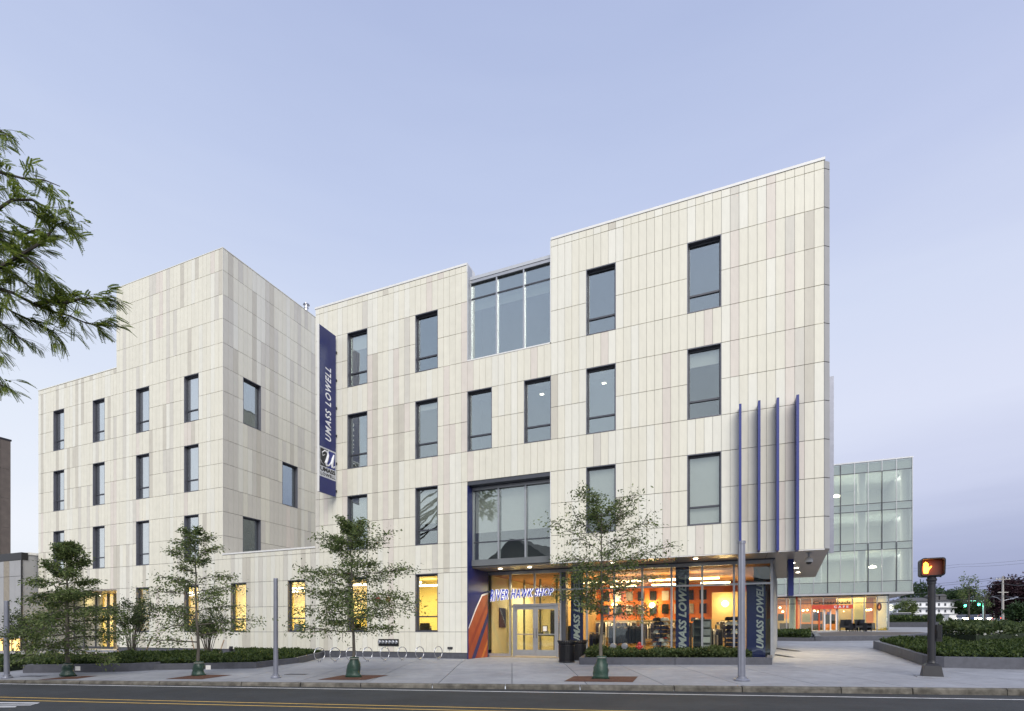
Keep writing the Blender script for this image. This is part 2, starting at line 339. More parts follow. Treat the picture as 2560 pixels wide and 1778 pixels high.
strip('road', [(X, kerb_y(X) + .02, road_z(X)) for X in RX], [(X, kerb_y(X) - 16, road_z(X) - .05) for X in RX], M['asphalt'])
strip('far_pavement', [(X, kerb_y(X) - 16, road_z(X) + .07) for X in RX], [(X, kerb_y(X) - 60, 0) for X in RX], M['ground'])
def line(name, pa, pb, wd, m, n=24):
    b = MB(); (x0, y0), (x1, y1) = pa, pb
    for i in range(n):
        q = []
        for t, s_ in ((i / n, -1), (i / n, 1), ((i + 1) / n, 1), ((i + 1) / n, -1)):
            X, Y = x0 + (x1 - x0) * t, y0 + (y1 - y0) * t + s_ * wd / 2
            q.append((X, Y, road_z(X) - .05 * max(0, (kerb_y(X) - Y)) / 16 + .005))
        b.face([q[0], q[3], q[2], q[1]])
    return struct(b.build(name, m))
def rp(px, py):
    k = (px - 1280) / FOC; Y = 12
    for _ in range(40):
        X = k * Y; Y = FOC * (EYE - (road_z(X) - .05 * max(0, kerb_y(X) - Y) / 16)) / (py - HOR)
    return (k * Y, Y)
a, b_ = rp(0, 1710), rp(2560, 1750); sl_ = (b_[1] - a[1]) / (b_[0] - a[0])
ext = lambda p, s_, X: (X, p[1] + s_ * (X - p[0]))
line('white_edge_line', ext(a, sl_, -60), ext(a, sl_, 60), .075, M['line_w'], 60)
for p0, p1 in (((0, 1743.5), (1150, 1769)), ((0, 1750.5), (1150, 1776.5))):
    a, b_ = rp(*p0), rp(*p1); s2 = (b_[1] - a[1]) / (b_[0] - a[0])
    line('yellow_centre_line', ext(a, s2, -60), ext(a, s2, 40), .055, M['line_y'], 60)
b = MB()
for quad in (((-120, 1755.6), (100, 1757.5), (94, 1759.6), (-120, 1757.4)), ((-120, 1762.5), (76, 1762.6), (94, 1759.8), (76, 1764.2), (-120, 1764.4)), ((-120, 1767.5), (42, 1767), (38, 1769.2), (-120, 1769.8))):
    b.face([(*rp(*p), road_z(-10) - .02 + .012) for p in quad][::-1])
struct(b.build('white_hatching', M['line_w']))
# kerb of granite stones
kb = struct(thing('kerb', 'weathered granite kerb between road and pavement', None))
del kb['label']
X = -19.0
while X < 19:
    L_ = rnd.choice((1.55, 1.8, 2.0, 2.2)); b = MB(); x1 = X + L_ - .025
    j = [rnd.uniform(-.012, .012) for _ in range(4)]; seg = 6
    prof = []
    for q in range(seg + 1):
        xx = X + (x1 - X) * q / seg; w_ = rnd.uniform(-.010, .010); u_ = rnd.uniform(-.006, .006)
        prof.append([(xx, kerb_y(xx) - .01 + w_ * .5, road_z(xx) - .1), (xx, kerb_y(xx) + w_, gz(xx, kerb_y(xx)) - .03 + u_), (xx, kerb_y(xx) + .03, gz(xx, kerb_y(xx)) + .004), (xx, kerb_y(xx) + .155, gz(xx, kerb_y(xx)) + .004)])
    ids = [[b.P(*p) for p in pr] for pr in prof]
    for A, B in zip(ids, ids[1:]):
        for q in range(3): b.f.append([A[q], B[q], B[q + 1], A[q + 1]]); b.m.append(0)
    b.f.append(ids[0]); b.f.append(ids[-1][::-1]); b.m += [0, 0]
    b.build('kerb_stone', M['kerb'], kb); X += L_
# paving slabs
pv = struct(thing('pavement', 'x', None)); del pv['label']
def slab(x0, x1, d0, d1, g=.010):
    P_ = [(x0 + g, d0 + g), (x1 - g, d0 + g), (x1 - g, d1 - g), (x0 + g, d1 - g)]; b = MB(); T_, B_ = [], []
    for X, d in P_:
        Y = kerb_y(X) + d; z = gz(X, Y); T_.append(b.P(X, Y, z)); B_.append(b.P(X, Y, z - .06))
    b.f.append(T_); b.m.append(0)
    for i in range(4): b.f.append([T_[i], B_[i], B_[(i + 1) % 4], T_[(i + 1) % 4]]); b.m.append(0)
    b.build('paving_slab', M['slab'], pv)
def ok(x, d):
    return not inside([(-60, .5), (-12.7, .5), (-12.7, 1.9), (-1.4, 2.2), (0, 12), (0, 60), (-60, 60)], *toF(x, kerb_y(x) + d))
for i in range(-9, 12):
    for j in range(3): slab(i * 1.83, i * 1.83 + 1.83, .16 + j * 1.83, 1.99 + j * 1.83)
for i in range(-4, 8):
    for j in range(6):
        x, d = i * 1.83 + .9, 5.65 + j * 1.5 + .75
        if ok(x, d) or ok(x, d - .7): slab(i * 1.83, i * 1.83 + 1.83, 5.65 + j * 1.5, 7.15 + j * 1.5)
for i in range(3, 14):
    for j in range(9):
        x, d = i * 2.6 - .2 + 1.3, 14.65 + j * 2.4 + 1.2
        if any(ok(x + p, d + q) for p in (-1.3, 0, 1.3) for q in (-1.2, 0, 1.2)) and toF(x, kerb_y(x) + d)[0] > -2.2: slab(i * 2.6 - .2, i * 2.6 + 2.4, 14.65 + j * 2.4, 17.05 + j * 2.4)
for i in range(8, 14):
    for j in range(6):
        x, d = i * 1.83 + .9, 5.65 + j * 1.5 + .75; slab(i * 1.83, i * 1.83 + 1.83, 5.65 + j * 1.5, 7.15 + j * 1.5)

# ================================================================== panel clad buildings
PW = .2746
ROWS = [(.24, 1.10)] + [(zj(j), zj(j + 1)) for j in range(-3, 9)] + [(zj(9), 16.0)]
def grid(anchors):
    o = [anchors[0]]
    for a, b in zip(anchors, anchors[1:]):
        n = max(1, round((b - a) / PW)); o += [a + (b - a) * (i + 1) / n for i in range(n)]
    return o
def tint_table(cols, rows, mix, seed):
    r = random.Random(seed); t = {}
    for c in range(cols):
        k = 0
        while k < rows:
            v = r.choices(range(5), mix)[0]; n = r.choice((2, 3, 4, 5, 7)) if v in (0, 1) else r.choice((1, 2, 2, 3, 4, 5))
            if r.random() < .35 and v in (2, 3, 4) and (c - 1, k) in t: v = t[(c - 1, k)]
            for q in range(n): t[(c, k + q)] = v
            k += n
    return t
class Facade:
    """panel joints on a lattice; openings are (u0,u1,z0,z1)"""
    def __init__(s, root, T, us, rows, holes, mix, seed, tl=0., tr=0.):
        s.root, s.T, s.cells, s.wall = root, T, [], MB(T)
        tt = tint_table(len(us), len(rows), mix, seed)
        for ri, (z0, z1) in enumerate(rows):
            zs = sorted({z0, z1} | {h[2] for h in holes if z0 + .02 < h[2] < z1 - .02} | {h[3] for h in holes if z0 + .02 < h[3] < z1 - .02})
            for za, zb in zip(zs, zs[1:]):
                zm = (za + zb) / 2; run = None
                for ui in range(len(us) - 1):
                    a, b = us[ui], us[ui + 1]; um = (a + b) / 2
                    if any(h[0] - .01 < um < h[1] + .01 and h[2] < zm < h[3] for h in holes):
                        if run is not None: s.wall.box(run + (tl if run == us[0] else 0), a, .035, .30, za, zb); run = None
                        continue
                    if run is None: run = a
                    s.cells.append((a, b, za, zb, tt[(ui, ri)]))
                if run is not None: s.wall.box(run + (tl if run == us[0] else 0), us[-1] - tr, .035, .30, za, zb)
def lay_panels(root, facades, keep=300):
    todo = []
    for f in facades:
        ox, oy, th = f.T; c, n = math.cos(th), math.sin(th)
        for a, b, z0, z1, t in f.cells:
            u, z = (a + b) / 2, (z0 + z1) / 2; lx, ly = ox + u * c, oy + u * n; wx, wy, _ = F(lx, ly)
            face = abs((n if th else 0) * 0 + (((wx) * -UX + (wy) * -UY) if th else (wx * -WX + wy * -WY)) / math.hypot(wx, wy))
            vis = face if abs((wx / wy) * FOC) < 1275 else 0
            todo.append(((b - a) * (z1 - z0) * vis / (wx * wx + wy * wy), f, a, b, z0, z1, t, lx, ly, z))
    todo.sort(key=lambda q: -q[0]); rest = {}
    for i, (_, f, a, b, z0, z1, t, lx, ly, z) in enumerate(todo):
        gx, gh, pr = .0048, .009, rnd.uniform(-.0025, .0025); w_, h_ = b - a - 2 * gx, z1 - z0 - 2 * gh
        th = f.T[2]
        if i < keep:
            o = link('cladding_panel', unit_panel(t), root, (lx - pr * math.sin(-th) * -1 if th else lx, ly + (pr if not th else 0), z), th); o.scale = (w_, 1, h_)
        else:
            mbx = rest.setdefault(f.T, MB(f.T)); mbx.box(a + gx, b - gx, pr, .03 + pr, z0 + gh, z1 - gh, t)
    al = MB()
    for mbx in rest.values():
        k = len(al.v); al.v += mbx.v; al.f += [[i + k for i in q] for q in mbx.f]; al.m += mbx.m
    if al.f: tag(al.build('cladding_panel', TINT, root), kind='stuff')
def window(root, T, u0, u1, z0, z1, depth=.15, tr=.62, blind=0, gl='glass', side=0, mull=(), fm='frame', trans=True, rv='reveal'):
    b = MB(T); t = .025
    b.box(u0, u0 + t, .0, depth + .1, z0, z1); b.box(u1 - t, u1, .0, depth + .1, z0, z1)
    b.box(u0 + t, u1 - t, .0, depth + .1, z1 - t, z1); b.box(u0 + t, u1 - t, -.015, depth + .1, z0, z0 + t)
    a0, a1, c0, c1 = u0 + t, u1 - t, z0 + t, z1 - t; fw = .05; y0, y1 = depth, depth + .07
    w_ = b.build('window', M[rv], root)
    f = MB(T)
    f.box(a0, a0 + fw, y0, y1, c0, c1); f.box(a1 - fw, a1, y0, y1, c0, c1); f.box(a0 + fw, a1 - fw, y0, y1, c0, c0 + fw); f.box(a0 + fw, a1 - fw, y0, y1, c1 - fw * 1.3, c1)
    if tr: f.box(a0 + fw, a1 - fw, y0 - .01, y1, c0 + tr - .03, c0 + tr + .03)
    f.build('frame', M[fm], w_)
    yy = depth + .03; gl = ('glassb' if gl == 'glass' else gl) if blind else (rnd.choice(('glass', 'glass2', 'glass3')) if gl == 'glass' else gl)
    for za, zb in (((c0 + fw, c0 + tr - .03), (c0 + tr + .03, c1 - fw * 1.3)) if tr else ((c0 + fw, c1 - fw * 1.3),)):
        g = MB(T); g.box(a0 + fw, a1 - fw, yy, yy + .012, za, zb); g.build('pane', M[gl], w_)
    if blind:
        g = MB(T); g.box(a0 + fw, a1 - fw, yy + .10, yy + .108, c1 - (c1 - c0) * blind, c1 - .02); g.build('blind', M['blind'], w_)
    return w_
def lit_room(root, T, u0, u1, v0, v1, z0, z1, power, wallm='yellow', dark=True):
    r = MB(T); e = .04
    r.face([(u0, v1, z0), (u1, v1, z0), (u1, v1, z1), (u0, v1, z1)]); r.face([(u0, v0, z0), (u0, v1, z0), (u0, v1, z1), (u0, v0, z1)]); r.face([(u1, v1, z0), (u1, v0, z0), (u1, v0, z1), (u1, v1, z1)])
    r.face([(u0, v0, z0), (u1, v0, z0), (u1, v1, z0), (u0, v1, z0)], 1); r.face([(u0, v0, z1), (u0, v1, z1), (u1, v1, z1), (u1, v0, z1)])
    o = r.build('room', [M[wallm], M['floor']], root)
    n = max(1, round((u1 - u0) / 2.2)); l = MB(T)
    for i in range(n):
        uc = u0 + (u1 - u0) * (i + .5) / n
        for vv in (v0 + (v1 - v0) * .3, v0 + (v1 - v0) * .7): l.box(uc - .7, uc + .7, vv - .07, vv + .07, z1 - .35, z1 - .29)
    l.build('ceiling_lamp', M['lampw'], o)
    ox, oy, th = T; c, s_ = math.cos(th), math.sin(th); um, vm = (u0 + u1) / 2, v0 + (v1 - v0) * .5
    area('room_light', o, (ox + um * c - vm * s_, oy + um * s_ + vm * c, z1 - .38), power, (u1 - u0) * .7, .8, (1, .80, .42))
    return o

FR = (0, 0, 0)
# ---------------------------------------------------------------- right block
rb_ = thing('campus_building', 'four storey cream panelled block at the right with a glazed shop under its overhang', 'building', (OX, OY, 0), ANG)
MX0, MX1 = -20.5, 0.0
k = lambda n: -PW * n
wcols = [(k(68), k(64)), (k(55), k(51)), (k(46), k(42)), (k(37), k(33)), (k(28), k(24)), (k(15), k(11))]
BAY = (k(46), k(33))
us = grid([MX0] + [k(n) for n in (72, 68, 64, 60, 55, 51, 46, 42, 37, 33, 28, 24, 20, 15, 11, 6)] + [0])
holes = []; wins = []
def add_w(ci, j0, j1, **kw):
    u0, u1 = wcols[ci]; holes.append((u0, u1, zj(j0), zj(j1))); wins.append((u0, u1, zj(j0), zj(j1), kw))
for ci, bl in ((0, .28), (1, 0), (4, 0), (5, 0)): add_w(ci, 6, 8, blind=bl)
for ci, bl in ((0, .0), (1, .12), (2, 0), (3, 0), (4, .0), (5, .22)): add_w(ci, 3, 5, blind=bl)
for ci, bl in ((0, .62), (1, .62), (4, .70), (5, .98)): add_w(ci, 0, 2, blind=bl)
for ci in (0, 1): add_w(ci, -3, -1, gl='clear', fm='frame')
holes += [(BAY[0], BAY[1], zj(6), 17), (BAY[0], BAY[1], -1, zj(2)), (BAY[1], 1, -1, 3.73)]
fa = Facade(rb_, FR, us, ROWS, holes, (50, 22, 8, 14, 6), 5, tr=.04)
fa.wall.build('wall', M['backing'], rb_)
lay_panels(rb_, [fa])
for u0, u1, z0, z1, kw in wins: window(rb_, FR, u0, u1, z0, z1, **kw)
cb = MB()                                             # plinth and copings
cb.box(MX0, BAY[0], .03, .3, -.4, .235); cb.build('plinth', M['plinth'], rb_)
cb = MB()
for a, b in ((MX0 - .03, BAY[0]), (BAY[1], .03)): cb.box(a, b, -.02, .42, 16.005, 16.09)
cb.box(BAY[0] - .03, BAY[0] + .0, -.01, .7, 15.7, 16.10); cb.build('coping', M['white'], rb_)
for q in ((BAY[1] - .03, BAY[1] - .003, -.006, .5, zj(6) + .051, 16.0), (BAY[1] - .03, BAY[1] - .003, -.006, .5, 3.73, zj(2)), (BAY[0], BAY[1] - .03, -.01, .5, zj(6) - .0, zj(6) + .05), (BAY[1], .02, -.008, .02, 3.70, 3.729)): cb = MB(); cb.box(*q); cb.build('edge_trim', M['white'], rb_)
# solid storeys behind the windows
core = MB(); core.prism([(MX0 + .02, 1.5), (-.2, 1.5), (.55, 8.7), (MX0 + .02, 8.7)], 3.80, 15.9); core.box(MX0 + .3, BAY[0] - .1, 5.2, 8.6, -.3, 3.79)
for z in (3.80, zj(3) - 1.0, zj(6) - 1.0): core.box(MX0 + .03, -.1, .31, 1.49, z, z + .25)
core.box(MX0 + .03, BAY[0] - .05, .31, 1.49, 15.6, 15.85); core.box(BAY[1] + .05, -.1, .31, 1.49, 15.6, 15.85)
for u in (MX0 + .04, -16.2, -12.85, -8.7, -5.6, -1.2): core.box(u, u + .15, .31, 1.49, 4.06, 15.6)
core.build('interior', M['core'], rb_)
for ci, j in ((3, 5), (4, 5)):
    u = (wcols[ci][0] + wcols[ci][1]) / 2 + rnd.uniform(-.15, .15); l = MB(); l.box(u - .07, u + .07, .9, 1.0, zj(j) - .22, zj(j) - .20); l.build('ceiling_lamp', M['lampw'], rb_)
rf = MB(); rf.prism([(MX0, .05), (BAY[0] - .04, .05), (BAY[0] - .04, 1.45), (BAY[1] + .01, 1.45), (BAY[1] + .01, .05), (-.04, .05), (.70, 8.78), (MX0, 8.78)], 15.91, 15.97); rf.build('roof', M['concrete'], rb_)
# right flank: chamfered edge and wall running back from it
fl = MB()
rowz = [3.73] + [zj(j) for j in range(0, 10)] + [16.0]
for z0, z1 in zip(rowz, rowz[1:]):
    fl.prism([(.005, .0), (.17, .13), (.15, .30), (.005, .30)], z0 + .012, z1 - .012)
    n = 22; p0, p1 = (.17, .14), (.90, 8.8)
    fl.prism([p0, p1, (p1[0] - .2, p1[1]), (p0[0] - .2, p0[1] + .2)], z0 + .012, z1 - .012)
fl.build('flank_wall', M['concrete'], rb_)
fl = MB(); fl.prism([(-.03, .06), (.14, .17), (.85, 8.79), (-.1, 8.79)], 3.81, 15.98); fl.build('wall', M['backing'], rb_)
fl = MB(); fl.box(MX0, .6, 8.81, 9.0, 3.82, 16.0); fl.box(MX0 - .0, MX0 + .02, .31, 8.8, 0, 16.0); fl.build('wall', TINT[4], rb_)
# soffit over shop and porch
so_ = MB(); so_.prism([(BAY[0] + .01, .42), (BAY[1], .42), (BAY[1], .01), (-.01, .01), (.16, .14), (1.0, 9.9), (BAY[0] + .01, 9.9)], 3.735, 3.795)
so_.build('soffit', M['soffit'], rb_)
sj = MB()
for u in (-7.6, -6.1, -4.6, -3.1, -1.6): sj.box(u, u + .012, .05, 2.0, 3.729, 3.7345)
sj.build('soffit_joint', M['frame'], rb_)
def downlight(x, y, z, p=14):
    d = MB(); d.lathe([(.075, z - .012), (.075, z)], x, y, 14); o = d.build('downlight', M['lampw'], rb_)
    l = bpy.data.lights.new('downlight_beam', 'SPOT'); l.energy = p; l.color = (1, .78, .46); l.spot_size = R(130); l.spot_blend = .8; l.shadow_soft_size = .08
    q = bpy.data.objects.new('downlight_beam', l); col.objects.link(q); q.location = (x, y, z - .03); q.parent = o
for x, y, p in ((-11.6, 1.0, 70), (-10.3, 1.0, 70), (-6.9, .9, 30), (-3.9, .9, 30), (-.55, 3.6, 170), (-.25, 5.4, 170), (-.0, 7.3, 170)): downlight(x, y, 3.733, p)
# upper bay glazing
def bay_glazing(z0, z1, y, tops, blinds, low=None, fm='alu'):
    x0, x1 = BAY[0] + .04, BAY[1] - .03; b = MB(); n = 3; wd = (x1 - x0) / n
    for i in range(n + 1): xx = x0 + wd * i; b.box(xx - .03 if i else xx, xx + .03 if i < n else xx, y - .09, y + .05, z0 + .08, z1 - .12)
    b.box(x0, x1, y - .10, y + .05, z0, z0 + .08); b.box(x0, x1, y - .10, y + .05, z1 - .12, z1)
    w_ = b.build('window', M[fm], rb_)
    d = MB()
    cuts = [z0 + .08] + tops + [z1 - .12]
    for i in range(n):
        for c in tops: d.box(x0 + wd * i + .03, x0 + wd * (i + 1) - .03, y - .02, y + .04, c - .025, c + .025)
        for c0, c1 in zip(cuts, cuts[1:]):
            g = MB(); g.box(x0 + wd * i + .03, x0 + wd * (i + 1) - .03, y, y + .014, c0 + .026, c1 - .026); g.build('pane', M['glassb' if blinds > .4 else 'glass'], w_)
        g = MB(); g.box(x0 + wd * i + .04, x0 + wd * (i + 1) - .04, y + .15, y + .158, z1 - .12 - blinds * (z1 - z0), (cuts[-2] if len(cuts) > 2 and blinds < .4 else z1 - .12)); g.build('blind', M['blind'], w_)
    d.build('transom', M['frame'], w_)
bay_glazing(zj(6) + .05, 15.47, .30, [14.75], .30)
bay_glazing(3.92, zj(2) - .16, .48, [4.78], .55)
b = MB(); b.box(BAY[0] + .003, BAY[1] - .031, .18, 1.4, 15.475, 15.60); b.build('bay_roof', M['lightmetal'], rb_)
b = MB(); b.box(BAY[0] + .002, BAY[0] + .04, .0, .36, zj(6) + .06, 15.99); b.build('reveal', M['lightmetal'], rb_)
b = MB(); b.box(BAY[0] + .0, BAY[1] - .032, .02, .62, zj(2) - .15, zj(2) - .006); b.build('head_trim', M['frame'], rb_)
b = MB(); b.box(BAY[0] + .04, BAY[1] - .03, .38, .60, 3.80, 3.915); b.build('sill_trim', M['alu'], rb_)
# blue side wall of the porch with its abstract colour bands
PY = 2.0
b = MB(); b.box(BAY[0] + .002, BAY[0] + .045, -.004, .37, 3.72, zj(2) - .16); b.box(BAY[0] + .002, BAY[0] + .045, -.004, PY - .06, -.3, 3.72)
sw = b.build('blue_side_wall', M['navy'], rb_)
def yz_poly(name, pts, m, off, par):
    b = MB(); b.f.append([b.P(BAY[0] + .046 + off, y, z) for y, z in pts]); b.m.append(0); return b.build(name, m, par)
yz_poly('colour_band', [(.02, .0), (1.85, .0), (1.85, 2.75), (1.3, 2.62), (.7, 2.0), (.02, 1.2)], mat('band_orange', (.42, .085, .028), .5, c2=(.30, .05, .02), scale=2.2), .002, sw)
yz_poly('colour_band', [(.02, 1.2), (.7, 2.0), (1.3, 2.62), (1.85, 2.75), (1.85, 2.83), (1.26, 2.70), (.64, 2.07), (.02, 1.28)], M['letter'], .004, sw)
yz_poly('colour_band', [(.02, .55), (.02, .25), (1.85, 2.3), (1.85, 2.55)], mat('band_red', (.26, .035, .02), .5), .0045, sw)
yz_poly('colour_band', [(.3, .0), (.62, .0), (1.85, 1.55), (1.85, 1.95)], M['navy'], .005, sw)
yz_poly('colour_band', [(1.2, .0), (1.4, .0), (1.85, .55), (1.85, .8)], mat('band_amber', (.60, .20, .04), .5), .006, sw)
# fins
FZ = 2.2
for px0, px1, yt, yb, dp in ((1847.6, 1853.6, 1010, 1376, .42), (1894.8, 1901.4, 1001.5, 1376, .42), (1941.4, 1948.2, 994.5, 1376, .42), (1991.2, 1998, 987, 1375, .42)):
    x = fx((px0 + px1) / 2, -dp); b = MB(); zt, zb = fz(px0, yt, -dp), fz(px0, yb, -dp)
    b.prism([(x - .038, -dp), (x + .038, -dp), (x + .038, .01), (x - .038, .01)], zb + .0, zt); f_ = b.build('fin', M['fin'], rb_)
    b = MB()
    for i in range(6):
        zz = zb + .35 + i * (zt - zb - .7) / 5; b.box(x - .03, x + .03, .0, .034, zz - .05, zz + .05)
    b.build('bracket', M['dark'], f_)
b = MB(); b.box(.235, .36, .62, .69, zj(0) - 1.1, fz(2080, 940, .6)); b.build('fin', M['pole'], rb_)
b = MB(); b.box(.25, .33, 1.6, 1.66, zj(4) + .5, zj(8)); b.build('fin', M['pole'], rb_)
b = MB(); xb = fx(1976, 2.6); b.box(xb - .09, xb + .09, 2.4, 2.9, 2.42, 3.734); b.build('blue_blade', M['fin'], rb_)

# ---------------------------------------------------------------- shop front
def storefront():
    zt = 3.70; zb = .06
    mpx = [1217, 1276, 1337, 1402, 1467.7, 1536, 1606, 1679, 1755.5, 1835, 1929]
    mu = [fx(p, PY) for p in mpx]; fr = MB()
    ztr = 2.86
    for i, u in enumerate(mu):
        if i == 2: fr.box(u - .03, u + .03, PY - .06, PY + .07, 2.28, zt); continue
        w_ = .035; fr.box(u - w_, u + w_, PY - .06, PY + .07, zb, zt)
    for a, b in zip(mu, mu[1:]):
        fr.box(a + .035, b - .035, PY - .05, PY + .06, zt - .12, zt); fr.box(a + .035, b - .035, PY - .045, PY + .05, ztr - .035, ztr + .035)
    for a, b in list(zip(mu, mu[1:]))[3:] + [(mu[0], mu[1])]: fr.box(a + .035, b - .035, PY - .05, PY + .06, zb, zb + .1)
    sf = fr.build('shop_front', M['alu'], rb_)
    dk = MB(); dk.box(mu[0], mu[-1] + .1, PY - .2, PY + .25, 3.70, 3.733); dk.build('head_trim', M['frame'], sf)
    for i, (a, b) in enumerate(zip(mu, mu[1:])):
        g = MB(); g.box(a + .036, b - .036, PY, PY + .012, ztr + .036, zt - .121); g.build('pane', M['clear'], sf)
        if i in (1, 2): g = MB(); g.box(a + .036, b - .036, PY, PY + .012, 2.32, ztr - .036); g.build('pane', M['clear'], sf)
        else: g = MB(); g.box(a + .036, b - .036, PY, PY + .012, zb + .101, ztr - .036); g.build('pane', M['clear'], sf)
    # dark pier beside the doors
    p = MB(); u = mu[3]; p.box(u + .036, u + .22, PY - .02, PY + .3, zb, zt - .122); p.build('pier', M['frame'], rb_)
    # double doors
    d0, d1 = fx(1287, PY), fx(1393, PY); dm = (d0 + d1) / 2
    fr = MB(); fr.box(d0 - .07, d0, PY - .07, PY + .08, zb, 2.2); fr.box(d1, d1 + .07, PY - .07, PY + .08, zb, 2.2); fr.box(d0 - .07, d1 + .07, PY - .07, PY + .08, 2.2, 2.30)
    df = fr.build('door_frame', M['alu'], rb_)
    for a, b, s_ in ((d0, dm - .004, 1), (dm + .004, d1, -1)):
        l = MB(); st = .11
        l.box(a, a + st, PY - .03, PY + .03, .08, 2.195); l.box(b - st, b, PY - .03, PY + .03, .08, 2.195); l.box(a + st, b - st, PY - .03, PY + .03, .08, .34); l.box(a + st, b - st, PY - .03, PY + .03, 2.06, 2.195)
        l.box(a + st, b - st, PY - .045, PY - .015, .98, 1.02)
        dd = l.build('door', M['alu'], rb_); g = MB(); g.box(a + st, b - st, PY - .005, PY + .007, .34, 2.06); g.build('pane', M['clear'], dd)
        h = MB(); hx = b - .06 if s_ > 0 else a + .06
        h.tube([(hx, PY - .03, .85), (hx, PY - .09, .85), (hx, PY - .09, 1.25), (hx, PY - .03, 1.25)], .014, 6); h.build('handle', M['steel'], dd)
        if s_ < 0: q = MB(); q.box(a + .33, a + .50, PY - .012, PY - .006, 1.13, 1.34); q.build('notice', M['white'], dd); q = MB(); q.box(a + .305, a + .525, PY - .0058, PY - .0052, 1.105, 1.365); q.build('notice_border', M['black'], dd)
    for a, b in ((mu[1] + .04, d0 - .072), (d1 + .072, mu[3] - .036)):
        g = MB(); g.box(a, b, PY, PY + .012, .08, 2.3); g.build('pane', M['clear'], sf)
    # glazed flank running back under the soffit
    c0 = (mu[-1], PY); c1 = (c0[0] + .085 * 9.2, c0[1] + 9.2); dx, dy = .085, .996
    s2 = MB(); N_ = 6
    for i in range(N_ + 1):
        x, y = c0[0] + (c1[0] - c0[0]) * i / N_, c0[1] + (c1[1] - c0[1]) * i / N_; s2.box(x - .04, x + .04, y - .05, y + .05, -.2, 3.72)
    fl_ = s2.build('flank_glazing', M['alu'], rb_)
    for i in range(N_):
        xa, ya = c0[0] + (c1[0] - c0[0]) * i / N_, c0[1] + (c1[1] - c0[1]) * i / N_; xb_, yb_ = c0[0] + (c1[0] - c0[0]) * (i + 1) / N_, c0[1] + (c1[1] - c0[1]) * (i + 1) / N_
        g = MB(); g.prism([(xa - .006, ya + .05), (xa + .006, ya + .05), (xb_ + .006, yb_ - .05), (xb_ - .006, yb_ - .05)], -.1, 3.72); g.build('pane', M['glass'], fl_)
    g = MB(); g.prism([(c0[0] - .55, c0[1] + 1.2), (c0[0] - .50, c0[1] + 1.2), (c1[0] - .5, c1[1]), (c1[0] - .55, c1[1])], .06, 3.6); g.build('inner_wall', M['core'], rb_)
    return mu
mu = storefront()
# shop interior
ix0, ix1, iy1 = -12.4, mu[-1], 9.6
r = MB(); e = PY + .02
fl_in = [(BAY[0] + .1, PY - .06), (mu[-1] + .0, PY - .06), (mu[-1] + .78, 11.1), (BAY[0] + .1, 11.1)]
r.prism(fl_in, -.6, .058, 1)
r.prism([(x, y + .12) for x, y in fl_in], 3.60, 3.70, 2)
r.face([(BAY[0] + .12, PY + .1, .06), (BAY[0] + .12, iy1, .06), (BAY[0] + .12, iy1, 3.6), (BAY[0] + .12, PY + .1, 3.6)], 3)
r.face([(BAY[0] + .12, iy1, .06), (-.85, iy1, .06), (-.85, iy1, 1.75), (BAY[0] + .12, iy1, 1.75)], 3); r.face([(BAY[0] + .12, iy1, 1.75), (-.85, iy1, 1.75), (-.85, iy1, 3.6), (BAY[0] + .12, iy1, 3.6)], 0)
r.box(-9.75, -9.6, 3.6, iy1, .06, 3.6, 3); r.box(-5.1, -4.75, 7.5, 7.8, .06, 3.6, 0); r.box(-3.6, -1.2, 8.2, 8.35, .06, 3.0, 3)
r.face([(BAY[0] + .125, PY + .1, .06), (BAY[0] + .125, 9.5, .06), (BAY[0] + .125, 9.5, 3.58), (BAY[0] + .125, PY + .1, 3.58)], 4); r.face([(BAY[0] + .125, 8.9, .06), (-9.76, 8.9, .06), (-9.76, 8.9, 3.58), (BAY[0] + .125, 8.9, 3.58)], 4)
r.build('room', [M['orange'], M['floor'], M['ceil'], M['tan'], M['lobby']], rb_)
for x, y in ((-8.6, 4.2), (-7.0, 4.2), (-5.4, 4.2), (-3.8, 4.2), (-7.6, 6.6), (-5.6, 6.6), (-3.4, 6.4)):
    l = MB()
    for dy in (0, .13): l.box(x - .62, x + .62, y + dy, y + dy + .06, 3.30, 3.36)
    o = l.build('ceiling_lamp', M['lamp'], rb_)
area('shop_light', rb_, (-7.6, 5.2, 3.25), 150, 3.5, 2.5, (1, .70, .36)); area('shop_light', rb_, (-3.8, 5.0, 3.25), 110, 2.6, 2.5, (1, .70, .36)); area('lobby_light', rb_, (-11, 5.4, 3.3), 150, 1.8, 2.6, (1, .84, .52))
for x, y, z in ((-6.6, iy1 - .06, 2.35), (-3.0, 8.1, 2.3), (-8.6, iy1 - .06, 2.4)):
    l = MB(); l.lathe([(.05, z), (.16, z + .1), (.16, z + .2), (.05, z + .3)], x, y, 12); l.build('wall_lamp', M['lamp'], rb_)
    pl = bpy.data.lights.new('wall_lamp_light', 'POINT'); pl.energy = 34; pl.color = (1, .72, .36); pl.shadow_soft_size = .12; q = bpy.data.objects.new('wall_lamp_light', pl); col.objects.link(q); q.location = (x, y - .35, z + .2); q.parent = rb_
